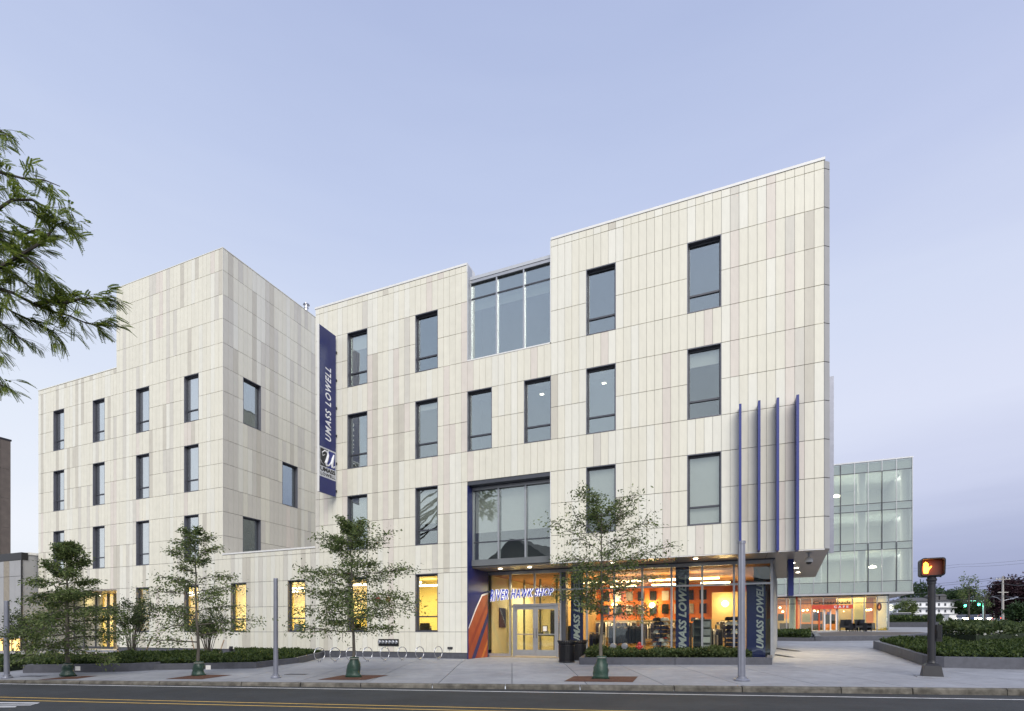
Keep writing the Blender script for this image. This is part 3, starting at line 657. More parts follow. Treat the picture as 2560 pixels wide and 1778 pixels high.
# inner doors of the vestibule and wall fittings
v = MB()
for u in (-12.45, -11.75, -10.95, -10.15, -9.8): v.box(u, u + .07, 4.0, 4.08, .06, 3.55)
v.box(-12.45, -9.76, 4.0, 4.08, 2.25, 2.35); vd = v.build('inner_doors', M['dgrey'], rb_)
for u, w_ in ((-12.38, .62), (-11.68, .72), (-10.88, .72)): v = MB(); v.box(u, u + w_, 4.03, 4.042, .06, 2.25); v.build('pane', M['clear'], vd)
v = MB(); v.box(-12.5, -12.46, 2.9, 3.6, 1.3, 2.2); v.box(-12.0, -11.3, 8.8, 8.88, 1.0, 2.3); v.build('poster', M['navyc'], rb_)
for i in range(9):
    x = -9.2 + i * .62
    for z in (2.05, 2.75): v = MB(); v.box(x, x + .34, iy1 - .1, iy1 - .04, z, z + .5); v.build('wall_garment', M[('navyc', 'greyc', 'whitec', 'blackc')[(i * 3 + int(z * 4)) % 4]], rb_)
v = MB()
for z in (.6, .95, 1.3, 1.65): v.box(-9.5, -5.2, iy1 - .4, iy1 - .05, z, z + .03)
v.build('wall_shelf', M['dgrey'], rb_)
for i in range(22): v = MB(); x = -9.4 + i * .19; z = (.63, .98, 1.33)[i % 3]; v.box(x, x + .16, iy1 - .36, iy1 - .1, z, z + rnd.uniform(.08, .25)); v.build('folded_stock', M[rnd.choice(('navyc', 'greyc', 'whitec', 'red', 'blackc'))], rb_)
# lit rooms behind the ground floor windows
lit_room(rb_, FR, MX0 + .1, BAY[0] - .12, .42, 4.6, .3, 3.7, 150)
# ---------------------------------------------------------------- left block with tower and low link
lb = thing('campus_building', 'cream and grey panelled tower block at the left with a one storey link', 'building', (OX, OY, 0), ANG)
TX0, TX1, LX0 = -34.86, -26.475, -42.4
cl = [(-40.85, -39.75), (-37.01, -35.91), (-33.17, -32.07), (-29.32, -28.22)]
usl = grid([LX0, -40.85, -39.75, -37.01, -35.91, TX0, -33.17, -32.07, -29.32, -28.22, TX1])
h2 = []; w2 = []
for i, (a, b) in enumerate(cl):
    for j0, j1 in ((6, 8), (3, 5), (0, 2)):
        h2.append((a, b, zj(j0), zj(j1))); w2.append((a, b, zj(j0), zj(j1), dict(blind={(0, 6): .9, (1, 6): .5, (1, 3): .97, (2, 6): .95, (3, 6): .95, (2, 3): .95, (3, 3): .96, (1, 0): .96, (2, 0): .97, (3, 0): .96}.get((i, j0), 0))))
for i in (2, 3):
    a, b = cl[i]; h2.append((a, b, zj(-3), zj(-1))); w2.append((a, b, zj(-3), zj(-1), dict(gl='clear')))
h2.append((LX0, TX0, -1, zj(-1)))
rows_t = [(.24, 1.10)] + [(zj(j), zj(j + 1)) for j in range(-3, 12)] + [(zj(12), 20.5)]
f1 = Facade(lb, FR, [u for u in usl if u <= TX0 + .001], ROWS, h2, (46, 10, 22, 6, 16), 21, tl=.05)
f2 = Facade(lb, FR, [u for u in usl if u >= TX0 - .001], rows_t, h2, (50, 10, 18, 6, 16), 22, tl=.0, tr=.05)
usk = grid([TX1, -25.92, -24.85, -22.18, -21.10, MX0]); hk = [(-25.92, -24.85, zj(-3), zj(-1)), (-22.18, -21.10, zj(-3), zj(-1))]
f3 = Facade(lb, FR, usk, [(.24, 1.10), (zj(-3), zj(-2)), (zj(-2), zj(-1)), (zj(-1), zj(0)), (zj(0), 4.98)], hk, (50, 14, 14, 8, 14), 23)
for a, b, z0, z1 in hk: w2.append((a, b, z0, z1, dict(gl='clear')))
SD = (TX1, 0, R(90)); side_len = 8.6
ws = [(fy(608, TX1), fy(652.5, TX1), zj(6), zj(8)), (fy(705.8, TX1), fy(744.4, TX1), zj(3), zj(5)), (fy(607, TX1), fy(652, TX1), zj(0), zj(2))]
uss = grid([0.012, ws[0][0], ws[0][1], ws[1][0], ws[1][1], side_len])
f4 = Facade(lb, SD, uss, [(zj(0) + .3, zj(1))] + [(zj(j), zj(j + 1)) for j in range(1, 12)] + [(zj(12), 20.5)], ws, (26, 6, 14, 4, 50), 24)
wl = MB()
for f in (f1, f2, f3, f4):
    q = len(wl.v); wl.v += f.wall.v; wl.f += [[i + q for i in g] for g in f.wall.f]; wl.m += f.wall.m
wl.build('wall', M['backing'], lb)
lay_panels(lb, [f1, f2, f3, f4])
for u0, u1, z0, z1, kw in w2: window(lb, FR, u0, u1, z0, z1, depth=.15, **(kw if 'gl' in kw else dict(kw, gl='glassl')))
for i, (u0, u1, z0, z1) in enumerate(ws): window(lb, SD, u0, u1, z0, z1, tr=0, depth=.18)
b = MB(); b.box(TX0, MX0 - .002, .03, .3, -.4, .235); b.build('plinth', M['plinth'], lb)
b = MB(); b.box(LX0 - .02, TX0 - .002, -.02, .5, 16.005, 16.05); b.box(TX0 - .02, TX1 + .015, -.012, .4, 20.505, 20.54); b.box(TX1 - .4, TX1 + .015, .4, side_len, 20.505, 20.54)
b.build('coping', TINT[1], lb)
b = MB(); b.box(TX1 - .02, MX0 - .003, -.03, .45, 4.985, 5.06); b.build('link_coping', M['white'], lb)
b = MB(); b.box(TX1 - .004, TX1 + .012, -.004, .011, 5.06, 20.5); b.build('corner_trim', TINT[1], lb)
core = MB()
core.box(LX0 + .05, TX0, 1.5, side_len, 3.75, 15.9); core.box(TX0 + .01, TX1 - 1.3, 1.5, side_len - .2, 3.75, 20.4); core.box(TX1 - 1.2, TX1 - .05, side_len - 2.0, side_len, 5, 20.4)
for z in (3.75, zj(3) - 1.0, zj(6) - 1.0, 15.6): core.box(LX0 + .05, TX1 - .31, .31, 1.49, z, z + .25); core.box(TX1 - 1.29, TX1 - .31, 1.5, 6.5, z, z + .25)
for u in (-42.3, -38.5, -34.6, -30.8, -27.6): core.box(u, u + .15, .31, 1.49, 4.01, 15.5)
core.box(TX1 - 1.3, TX1 - .31, 2.9, 3.05, 4.01, 15.5)
core.build('interior', M['core'], lb)
b = MB(); b.box(LX0 + .02, TX0 - .01, .3, side_len, 15.91, 15.97); b.box(TX0 + .02, TX1 - .3, .3, side_len, 20.41, 20.45); b.box(TX1 - .2, MX0 - .01, .3, 6.0, 4.90, 4.96); b.box(TX0 - .02, TX0 + .02, .31, side_len, 15.9, 20.5); b.build('roof', M['concrete'], lb)
b = MB(); b.box(LX0 - .02, LX0 + .02, .03, side_len, 3.6, 16.0); b.build('flank_wall', TINT[4], lb)
lit_room(lb, FR, TX0 + .3, TX1 - .2, .42, 4.4, .3, 3.65, 170); lit_room(lb, FR, TX1 - .1, MX0 - .1, .42, 4.6, .3, 3.65, 155)
# recessed entrance of the left block
b = MB(); b.box(LX0, TX0, .02, 3.2, 3.46, 3.545); b.build('soffit', M['soffit'], lb)
b = MB(); b.box(LX0, -39.0, 1.5, 1.7, -.3, 3.45); b.build('wall', mat('recess_render', (.42, .40, .34), .8), lb)
b = MB(); b.box(TX0, TX0 + .3, .31, 2.6, -.3, 3.55); b.build('wall', M['concrete'], lb)
gx = [fx(p, 1.5) for p in (187, 212, 240.6, 270.6, 287)]; fr = MB(); 
for u in gx: fr.box(u - .04, u + .04, 1.44, 1.58, .08, 3.45)
for u, v in zip(gx, gx[1:]): fr.box(u + .04, v - .04, 1.46, 1.56, 2.55, 2.65); fr.box(u + .04, v - .04, 1.46, 1.56, .08, .2)
en = fr.build('entrance_glazing', M['frame'], lb)
for u, v in zip(gx, gx[1:]):
    for za, zb in ((.2, 2.55), (2.65, 3.45)): g = MB(); g.box(u + .04, v - .04, 1.5, 1.512, za, zb); g.build('pane', M['clear'], en)
lit_room(lb, FR, -40.2, TX0 - .05, 1.62, 5.6, .08, 3.44, 190)
area('porch_light', lb, (-40.2, .9, 3.42), 20, .3, .3, (1, .82, .4))
b = MB(); b.box(LX0, TX0, -.1, 1.4, -.3, .06); b.build('step', M['slab'], lb)
# small fittings on the fronts
def fit(name, label, cat, x, z, mb, m, y=0): o = mb.build(name, m, None, F(x, y, z), ANG); return tag(o, label, cat)
b = MB(); b.box(-.13, .13, -.06, 0, -.035, .035); b.box(-.11, -.02, -.09, -.06, -.03, .03); b.box(.02, .11, -.09, -.06, -.03, .03)
fit('wall_light', 'small dark twin spotlight on the wall left of the lit windows', 'wall light', fx(312), fz(312, 1508), b, M['dark'])
b = MB(); b.tube([(0, 0, 0), (0, -.06, 0)], .10, 14); b.tube([(0, -.06, 0), (0, -.09, -.03), (0, -.10, -.09)], .04, 8); b.box(-.12, .12, -.012, 0, -.12, .12)
fit('hose_outlet', 'dark round pipe outlet low on the cream wall above the plinth', 'outlet', fx(578), fz(578, 1622), b, M['dark'])
b = MB(); b.box(-.11, .11, -.05, 0, -.04, .04); b.lathe([(.03, -.03), (.045, -.01), (.03, .02)], .02, -.07, 8)
fit('wall_tap', 'small dark wall tap left of the blue porch wall', 'tap', fx(1126), fz(1126, 1620), b, M['dark'])
for px, lab in ((945, 'round red alarm bell on the wall, the left of two behind the tree'), (971, 'round red alarm bell on the wall, the right of two by the tree')):
    b = MB(); b.tube([(0, 0, 0), (0, -.03, 0), (0, -.06, 0), (0, -.09, 0)], [.10, .115, .10, .03], 16); o = fit('alarm_bell', lab, 'bell', fx(px), fz(px, 1499), b, M['red']); o['group'] = 'alarm bells on the wall'
t = thing('hose_connection_panel', 'dark panel with a row of six round chrome hose connections on the wall', 'fire connection', F(fx(972), 0, fz(972, 1606.5)), ANG)
hw = (fx(997) - fx(947)) / 2; b = MB(); b.box(-hw, hw, -.03, 0, -.15, .15); b.build('back_plate', M['black'], t)
for i in range(6):
    x = -hw + hw * (2 * i + 1) / 6; b = MB(); b.tube([(x, -.03, .02), (x, -.10, .02), (x, -.12, .02)], [.07, .075, .05], 12); b.build('connection', M['galv'], t)
# roof cowl behind the tower
Yc = 46; c = atd(766, 775, Yc); b = MB(); s_ = Yc / FOC
b.lathe([(4 * s_, -30 * s_), (4.2 * s_, 3 * s_), (5.5 * s_, 4 * s_), (5.5 * s_, 6 * s_), (3.6 * s_, 7 * s_), (3.6 * s_, 10 * s_), (8 * s_, 12 * s_), (7.5 * s_, 14 * s_), (4 * s_, 16.5 * s_), (.2 * s_, 17 * s_)], 0, 0, 20)
tag(b.build('roof_cowl', M['steel'], None, c), 'shiny metal flue cowl standing on the roof behind the tower', 'flue'); cw = bpy.data.objects['roof_cowl']
q = toF(c[0], c[1])

# ---------------------------------------------------------------- banner blade
xb = fx(842); yo = fy(796.5, xb); yi = fy(838, xb)
def bz(py, y): return EYE + (HOR - py) * F(xb, y)[1] / FOC
ztop = (bz(810, yo) + bz(841, yi)) / 2; zbot = (bz(1229, yo) + bz(1242, yi)) / 2
bn = thing('banner_sign', 'tall navy blade banner fixed edge-on to the cream front', 'sign', F(xb, 0, zbot), ANG)
Hb = ztop - zbot; wb = yi - yo
lo0, lo1 = Hb * .095, Hb * .275
b = MB(); b.box(-.035, .035, yo, yi, 0, Hb); b.build('board', M['navy'], bn)
b = MB(); b.box(-.04, .045, yo - .03, yo - .001, 0, Hb); b.build('edge_strip', M['white'], bn)
b = MB(); b.box(.0355, .038, yo + .01, yi - .005, lo0, lo1); lp = b.build('logo_plate', mat('logo_plate', (.55, .57, .60), .5), bn)
b = MB()
for i in range(6): z = Hb * (.03 + i * .173); b.box(-.02, .02, yi, 0, z, z + .10)
b.build('bracket', M['dark'], bn)
def on_blade(y_from, y_to, z0, z1):       # text reading upwards: glyph up points to the street (-y)
    return lambda u, v, w: (.0385 + w, y_to + (y_from - y_to) * v, z0 + (z1 - z0) * u)
text_mesh('lettering', 'UMASS LOWELL', M['letter'], 1, 1, on_blade(yo + wb * .36, yo + wb * .70, Hb * .325, Hb * .775), shear=.25, offset=.02, extrude=.004, parent=bn, spacing=1.25)
pw = lo1 - lo0; yA, yB = yo + .06, yi - .04
b = MB(); b.f.append([b.P(.0385, y, z) for y, z in ((yA, lo0 + pw * .36), ((yA + yB) / 2, lo0 + pw * .36), ((yA + yB) / 2, lo0 + pw * .95), (yA, lo0 + pw * .95))]); b.m.append(0); b.build('logo_field', M['black'], bn)
b = MB(); b.f.append([b.P(.0387, y, z) for y, z in (((yA + yB) / 2 - .1, lo0 + pw * .36), (yB, lo0 + pw * .36), (yB, lo0 + pw * .95), ((yA + yB) / 2 + .08, lo0 + pw * .95), ((yA + yB) / 2, lo0 + pw * .86))]); b.m.append(0); b.build('logo_field', M['fin'], bn)
def level(y0, y1, z0, z1, off=.0392): return lambda u, v, w: (off + w, y0 + (y1 - y0) * u, z0 + (z1 - z0) * v)
# script capital U drawn as tapering strokes
sc_ = MB(); yw = yB - yA; zh = pw * .52; z0_ = lo0 + pw * .40
def stroke(pts, wid): sc_.tube([(.0400, yA + yw * p[0], z0_ + zh * p[1]) for p in pts], wid, 6)
stroke([(.30, .70), (.16, .60), (.12, .78), (.28, .96), (.46, .92), (.50, .74), (.42, .40), (.34, .18), (.40, .05), (.55, .08), (.70, .34), (.84, .72), (.90, .92)], [.012, .018, .02, .03, .05, .06, .07, .07, .055, .035, .03, .045, .03])
stroke([(.90, .92), (.82, .62), (.74, .26), (.78, .08), (.88, .06), (.98, .22)], [.03, .065, .075, .055, .03, .012])
stroke([(.02, .30), (.10, .12), (.26, .02)], [.006, .01, .006])
sc_.build('logo_letter', M['letter'], bn)
text_mesh('lettering', 'UMASS', M['black'], 1, 1, level(yA + .0, yB, lo0 + pw * .19, lo0 + pw * .335), offset=.05, extrude=.003, parent=bn)
text_mesh('lettering', 'LOWELL', M['black'], 1, 1, level(yA + .02, yB, lo0 + pw * .05, lo0 + pw * .155), offset=.04, extrude=.003, parent=bn, spacing=1.2)

# ---------------------------------------------------------------- letters over the doors
M['sign_w'] = emit('sign_white', (.82, .84, .90), .34); M['sign_b'] = emit('sign_blue', (.02, .045, .36), .22)
sg = thing('shop_sign', 'blue and white slanted shop lettering above the double doors', 'sign', F(0, 0, 0), ANG)
ys = 1.72
def sign_place(off, gw):
    def f_(u, v, w):
        uu = -gw + u * (1 + 2 * gw); vv = v * (1 + 2 * gw * 2.2) - gw * 2.2
        px = 1226 + (1383 - 1226) * uu; yb = 1505 + (1488 - 1505) * uu ** .8; yt = 1474.5 + (1470.5 - 1474.5) * uu
        x = fx(px, ys); return (x, ys - off - w, fz(px, yb + (yt - yb) * vv, ys))
    return f_
for nm, m, off, o_, gw in (('letter_backing', 'navyc', 0, .070, .016), ('letter_border', 'sign_w', .022, .066, .013), ('letter_face', 'sign_b', .045, .010, .0)):
    text_mesh(nm, 'RIVER HAWK SHOP', M[m], 1, 1, sign_place(off, gw), shear=.32, offset=o_, extrude=.02, parent=sg, spacing=1.16)
b = MB(); x0, x1 = fx(1228, ys), fx(1380, ys); zc = fz(1300, 1489, ys)
b.box(x0, x1, ys + .03, ys + .07, zc - .03, zc + .03)
for u in (.2, .5, .8): b.box(x0 + (x1 - x0) * u - .02, x0 + (x1 - x0) * u + .02, ys + .07, PY - .07, zc - .02, zc + .02)
b.build('mounting_rail', M['alu'], sg)

# ---------------------------------------------------------------- camera on the soffit
xs = fx(2022, .9); cm = thing('security_camera', 'pale domed camera hanging from the overhang soffit', 'camera', F(xs, .9, 3.734), ANG)
b = MB(); b.lathe([(.09, -.02), (.09, 0)], n=16); b.lathe([(.03, -.14), (.03, -.02)], n=10); b.build('mount', M['galv'], cm)
b = MB(); b.lathe([(.04, -.14), (.10, -.17), (.125, -.24), (.125, -.30), (.10, -.31)], n=18); b.build('housing', M['white'], cm, smooth=False)
b = MB(); b.lathe([(.02, -.385), (.06, -.37), (.09, -.33), (.095, -.312)], n=16); b.build('dome', M['black'], cm, smooth=True)

# ---------------------------------------------------------------- things inside the shop
def banner(px0, px1, label, txt_u0, txt_u1, y, z0, z1, tz0, tz1):
    x0, x1 = fx(px0, y), fx(px1, y); t = thing('banner', label, 'banner', F((x0 + x1) / 2, y, z0), ANG, 'blue window banners'); hw = (x1 - x0) / 2
    b = MB(); b.box(-hw, hw, 0, .02, 0, z1 - z0); b.build('cloth', M['navy'], t)
    b = MB(); b.tube([(-hw - .03, .01, z1 - z0), (hw + .03, .01, z1 - z0)], .02, 6); b.tube([(-hw - .03, .01, 0), (hw + .03, .01, 0)], .02, 6); b.build('rod', M['alu'], t)
    text_mesh('lettering', 'UMASS LOWELL', M['silver'], 1, 1, lambda u, v, w: (-hw + 2 * hw * (txt_u1 + (txt_u0 - txt_u1) * v), -.003 - w, tz0 + (tz1 - tz0) * u), shear=.3, offset=.035, extrude=.003, parent=t, spacing=1.02)
banner(1427, 1458, 'blue lettered banner in the shop window beside the black bins', .22, .74, 2.2, .5, 3.55, .1, 2.95)
banner(1689, 1723, 'blue lettered banner in the middle of the shop window', .22, .80, 2.2, .2, 3.62, .05, 3.1)
banner(1866, 1914, 'wide blue lettered banner nearest the shop corner', .52, .90, 2.2, .15, 2.95, .35, 2.75)
GARM = []
for m in ('blackc', 'navyc', 'greyc', 'whitec'):
    b = MB(); b.prism_y([(-.20, 0), (.20, 0), (.22, .5), (.17, .62), (.06, .70), (-.06, .70), (-.17, .62), (-.22, .5)], -.03, .03); me = bpy.data.meshes.new('garment'); me.from_pydata(b.v, [], b.f); me.materials.append(M[m]); GARM.append(me)
def rack(px0, px1, y, label, h, mix, n):
    x0, x1 = fx(px0, y), fx(px1, y); t = thing('clothes_rack', label, 'clothes rack', F((x0 + x1) / 2, y, .06), ANG, 'clothes racks in the shop'); hw = (x1 - x0) / 2
    b = MB(); b.tube([(-hw, 0, h), (hw, 0, h)], .018, 6)
    for s_ in (-1, 1): b.tube([(s_ * hw, 0, 0), (s_ * hw, 0, h)], .018, 6); b.tube([(s_ * hw, -.25, .02), (s_ * hw, .25, .02)], .02, 6)
    b.build('rail', M['galv'], t)
    for i in range(n):
        o = link('garment', GARM[rnd.choices(range(4), mix)[0]], t, (-hw + .06 + (2 * hw - .12) * i / (n - 1), rnd.uniform(-.03, .03), h - .72), R(90 + rnd.uniform(-14, 14))); o.scale = (1, 1, rnd.uniform(.9, 1.05))
rack(1522, 1612, 3.0, 'long rack of black clothes behind the middle shop panes', 1.28, (8, 3, 0, 0), 26)
rack(1474, 1512, 3.3, 'short rack of black clothes left of the long rack', 1.0, (8, 3, 1, 0), 12)
rack(1776, 1806, 4.2, 'rack of navy and grey clothes right of the grey cubby unit', 1.15, (3, 6, 2, 1), 12)
rack(1490, 1590, 6.2, 'rear rack of mixed clothes under the glowing wall lamp', 1.5, (3, 4, 3, 2), 22)
CAPM = []
for m in ('navyc', 'blackc', 'whitec', 'greyc'):
    b = MB(); b.lathe([(.10, 0), (.105, .05), (.08, .10), (.03, .12)], 0, 0, 8); b.prism([(-.08, -.09), (.08, -.09), (.06, -.19), (0, -.21), (-.06, -.19)], 0, .015); me = bpy.data.meshes.new('cap'); me.from_pydata(b.v, [], b.f); me.materials.append(M[m]); CAPM.append(me)
def cap_tower(px, y, label, h, mix, hat=True):
    t = thing('cap_stand', label, 'cap stand', F(fx(px, y), y, .06), ANG + .3, 'stands of caps in the shop'); b = MB(); b.lathe([(.28, 0), (.28, .04), (.03, .05), (.03, h)], 0, 0, 12); b.build('post', M['black'], t)
    z = .16; lv = 0
    while z < h:
        for q in range(6):
            a = q * math.pi / 3 + lv * .5; o = link('cap', CAPM[rnd.choices(range(4), mix)[0]], t, (.2 * math.cos(a), .2 * math.sin(a), z), a + R(90)); o.scale = (1.15, 1.15, 1.15)
        z += .165; lv += 1
cap_tower(1652, 2.75, 'stand of navy and white caps left of the middle banner', 1.55, (6, 2, 3, 1))
cap_tower(1834, 2.75, 'stand of dark caps left of the lamp post by the shop corner', 1.5, (6, 4, 1, 0))
x0, x1 = fx(1733, 2.6), fx(1778, 2.6); t = thing('cubby_unit', 'grey cubby unit two columns wide behind the shop window', 'shelf unit', F((x0 + x1) / 2, 2.6, .06), ANG); hw = (x1 - x0) / 2; Hc = 1.5
b = MB(); b.box(-hw, -hw + .03, -.2, .2, 0, Hc); b.box(hw - .03, hw, -.2, .2, 0, Hc); b.box(-.015, .015, -.2, .2, 0, Hc); b.box(-hw, hw, .18, .2, 0, Hc); b.build('carcass', M['dgrey'], t)
for i in range(6):
    for s_ in (-1, 1): b = MB(); b.box(s_ * .016, s_ * (hw - .031), -.2, .179, Hc * i / 5.0 - .012 + .012, Hc * i / 5. + .024); b.build('shelf', M['dgrey'], t)
for i in range(5): b = MB(); b.box(.02, hw - .035, -.195, .15, Hc * i / 5 + .03, Hc * i / 5 + .25); b.build('drawer', M['greyc'] if i != 2 else M['whitec'], t)
def counter(px0, px1, y, h, label, m, goods):
    x0, x1 = fx(px0, y), fx(px1, y); t = thing('display_table', label, 'table', F((x0 + x1) / 2, y, .06), ANG, 'display tables in the shop'); hw = (x1 - x0) / 2
    b = MB(); b.box(-hw, hw, -.3, .3, h - .05, h); b.build('top', M[m], t)
    for sx in (-1, 1):
        for sy in (-1, 1): b = MB(); b.box(sx * hw - sx * .06, sx * hw, sy * .24, sy * .3, 0, h - .05); b.build('leg', M['black'], t)
    for i in range(goods):
        b = MB(); w_ = rnd.uniform(.12, .2); hh = rnd.uniform(.06, .2); b.box(-w_ / 2, w_ / 2, -.14, .14, 0, hh); x = -hw + .15 + (2 * hw - .3) * i / max(1, goods - 1); o = b.build('folded_clothes', M[rnd.choice(('navyc', 'greyc', 'whitec', 'blackc'))], None, F((x0 + x1) / 2 + x, y, .06 + h), ANG + rnd.uniform(-.1, .1)); tag(o, '%s clothes pile on the %s' % (('leftmost', 'second', 'third', 'fourth', 'fifth', 'sixth')[i], label), 'clothes', 'piles of folded clothes in the shop')
counter(1725, 1765, 6.0, 1.5, 'tall display table behind the grey cubby unit', 'orange', 4)
counter(1540, 1600, 4.6, 1.1, 'display table behind the long black rack', 'tan', 6)
counter(1345, 1392, 4.6, .9, 'display table seen through the glass doors', 'dgrey', 3)
counter(1788, 1815, 7.2, 1.4, 'small display table near the bright wall lamp', 'dgrey', 3)
rack(1600, 1640, 5.6, 'rack of navy clothes left of the orange pier', 1.45, (2, 6, 1, 1), 16)
rack(1700, 1735, 7.4, 'rack of white and grey clothes behind the middle banner', 1.5, (1, 2, 4, 4), 14)
rack(1408, 1440, 3.6, 'rack of dark clothes behind the black bins', 1.3, (5, 4, 1, 0), 12)
rack(1800, 1860, 6.4, 'rack of mixed clothes behind the stand of dark caps', 1.5, (3, 3, 2, 2), 18)
# desks in the lit rooms
def desk(px0, px1, label):
    y = 1.5; x0, x1 = fx(px0, y), fx(px1, y); t = thing('desk', label, 'desk', F((x0 + x1) / 2, y, .3), ANG, 'desks behind the lit windows'); hw = (x1 - x0) / 2
    b = MB(); b.box(-hw, hw, -.35, .35, .70, .74); b.build('top', M['barkd'], t)
    for s_ in (-1, 1): b = MB(); b.box(s_ * hw - s_ * .05, s_ * hw, -.33, .33, 0, .70); b.build('leg', M['black'], t)
    b = MB(); b.box(-.3, .2, -.05, -.02, .82, 1.2); b.box(-.07, -.03, -.04, .0, .74, .85); b.build('monitor', M['black'], t)
    for i in range(3): b = MB(); hh = rnd.uniform(.1, .35); x = hw * rnd.uniform(-.8, .8); b.box(x - .12, x + .12, .1, .3, .741, .741 + hh); b.build('file_box', M[rnd.choice(('red', 'navyc', 'greyc', 'tan'))], t)
for p0, p1, l_ in ((726, 772, 'cluttered desk behind the lit window left of the leafy round tree'), (872, 918, 'desk in the lit window behind the leafy round tree'), (1038, 1094, 'desk in the lit window nearest the porch'), (582, 622, 'desk behind the lit window left of the slim grey post'), (462, 498, 'desk in the lit window behind the tree with the airy crown')): desk(p0, p1, l_)
# ================================================================== glass building and cafe
YG = 32.0; ZF = 1.22
gbd = thing('glass_building', 'green glass office building with a lit cafe at its foot behind the plaza', 'building', (OX, OY, 0), ANG)
gpx = [1925, 1963, 1999, 2034, 2069, 2101, 2136, 2170, 2204.5, 2241, 2281]; gx_ = [fx(p, YG) for p in gpx]
gz_ = [4.30, 5.20, 7.77, 8.34, 10.95, 11.55, 14.12, 14.95]; XR = gx_[-1]; XL = gx_[0]
fr = MB()
for u in gx_: fr.box(u - .022, u + .022, YG - .07, YG + .06, 4.3, 14.95)
fr.box(XL, XR + .05, YG - .05, YG + .3, 14.95, 15.06); fr.build('mullion', M['alu'], gbd)
dk = MB()
for z in gz_[1:-1]:
    for a, b in zip(gx_, gx_[1:]): dk.box(a + .022, b - .022, YG - .035, YG + .05, z - .025, z + .025)
for i, z0, z1 in ((5, 7.8, 14.9), (8, 7.8, 14.1), (7, 4.33, 8.3), (9, 4.33, 8.3), (4, 4.33, 8.3)): dk.box(gx_[i] - .035, gx_[i] + .035, YG - .09, YG - .071, z0, z1)
dk.build('transom', M['frame'], gbd)
for z0, z1 in zip(gz_, gz_[1:]):
    for a, b in zip(gx_, gx_[1:]): g = MB(); g.box(a + .023, b - .023, YG, YG + .014, z0 + .026, z1 - .026); g.build('pane', M['green'], gbd)
it = MB()
for z0, z1 in ((4.32, 5.15), (7.80, 8.32), (10.98, 11.5), (14.15, 14.9)): it.box(XL, XR - .05, YG + .16, YG + .22, z0, z1)
for z in (4.32, 7.9, 11.1, 14.55): it.box(XL, XR - .05, YG + .23, YG + 9, z, z + .25)
it.box(XL, XR - .05, YG + 8.6, YG + 8.8, 4.3, 14.9); it.box(XR - .06, XR, YG + .06, YG + 9, 4.3, 14.95, 1)
it.build('interior', [mat('office_interior', (.50, .52, .46), .8, var=.1, scale=.4), M['alu']], gbd)
for px in (2045, 2154, 2262):
    x = fx(px, YG + 1.0); c = MB(); c.lathe([(.30, 4.58), (.30, 7.89)], x, YG + 1.0, 20); c.lathe([(.30, 8.16), (.30, 11.09)], x, YG + 1.0, 20); c.lathe([(.30, 11.36), (.30, 14.54)], x, YG + 1.0, 20); c.build('column', M['white'], gbd, smooth=False)
for z in (7.85, 11.05, 14.5): area('office_light', gbd, ((XL + XR) / 2 + 1, YG + 3.2, z - .12), 230, 9.5, 3.4, (1, .97, .90))
for px, py in ((2090, 1240), (2181, 1417)):
    l = MB(); x = fx(px, YG + 2); z = fz(px, py, YG + 2); l.lathe([(.05, z - .1), (.3, z - .08), (.3, z), (.05, z + .12)], x, YG + 2, 14); l.build('pendant_lamp', M['lampw'], gbd)
b = MB(); b.box(XL, XR + .06, YG - .16, YG + .5, 4.14, 4.298); b.build('sill_band', M['alu'], gbd)
b = MB(); b.box(XL, XR, YG + .5, YG + 9, 4.14, 4.29); b.build('soffit', M['soffit'], gbd)
# cafe storefront
YC = 32.6; cpx = [1925, 1966, 2001, 2030, 2058, 2094, 2130, 2160, 2192, 2221]; cx_ = [fx(p, YC) for p in cpx]
fr = MB()
for u in cx_: fr.box(u - .035, u - .005, YC - .08, YC + .05, ZF, 4.14); fr.box(u + .015, u + .045, YC - .08, YC + .05, ZF, 4.14)
cf = fr.build('cafe_front', M['alu'], gbd)
b = MB()
for a, c in zip(cx_, cx_[1:]): b.box(a + .046, c - .036, YC - .05, YC + .04, 3.48, 3.54)
b.box(cx_[0], cx_[-1], YC - .1, YC + .05, 4.05, 4.139); b.build('transom', M['frame'], cf)
for i, (a, c) in enumerate(zip(cx_, cx_[1:])):
    for z0, z1 in ((ZF + .02, 3.48), (3.54, 4.05)):
        g = MB(); g.box(a + .046, c - .036, YC, YC + .012, z0, z1); g.build('pane', M['clear'] if i < 8 else M['green'], cf)
b = MB(); a, c = cx_[4] + .05, cx_[5] - .04; b.box(a, a + .1, YC - .06, YC - .004, ZF, 3.2); b.box(c - .1, c, YC - .06, YC - .004, ZF, 3.2); b.box((a + c) / 2 - .05, (a + c) / 2 + .05, YC - .06, YC - .004, ZF, 3.2); b.box(a, c, YC - .061, YC - .004, 3.2, 3.3); b.build('door_frame', M['white'], cf)
r = MB(); x0, x1 = cx_[0] - 1, cx_[-1] - .1
r.box(x0, cx_[-1] + .05, YC - .2, YC + 6, ZF - 1.2, ZF, 1); r.face([(x0, YC + 4.5, ZF), (x1, YC + 4.5, ZF), (x1, YC + 4.5, 4.13), (x0, YC + 4.5, 4.13)]); r.face([(x1, YC + .1, ZF), (x1, YC + .1, 4.13), (x1, YC + 4.5, 4.13), (x1, YC + 4.5, ZF)], 2)
r.box(fx(2092, YC + 2), fx(2092, YC + 2) + 1.2, YC + 2, YC + 2.2, ZF, 4.1, 3); r.box(x0, x0 + 3.0, YC + 3.2, YC + 3.6, ZF, ZF + 1.1, 3)
r.box(fx(2135, YC + 1.4), fx(2165, YC + 1.4), YC + 1.4, YC + 1.6, ZF, 4.1, 2)
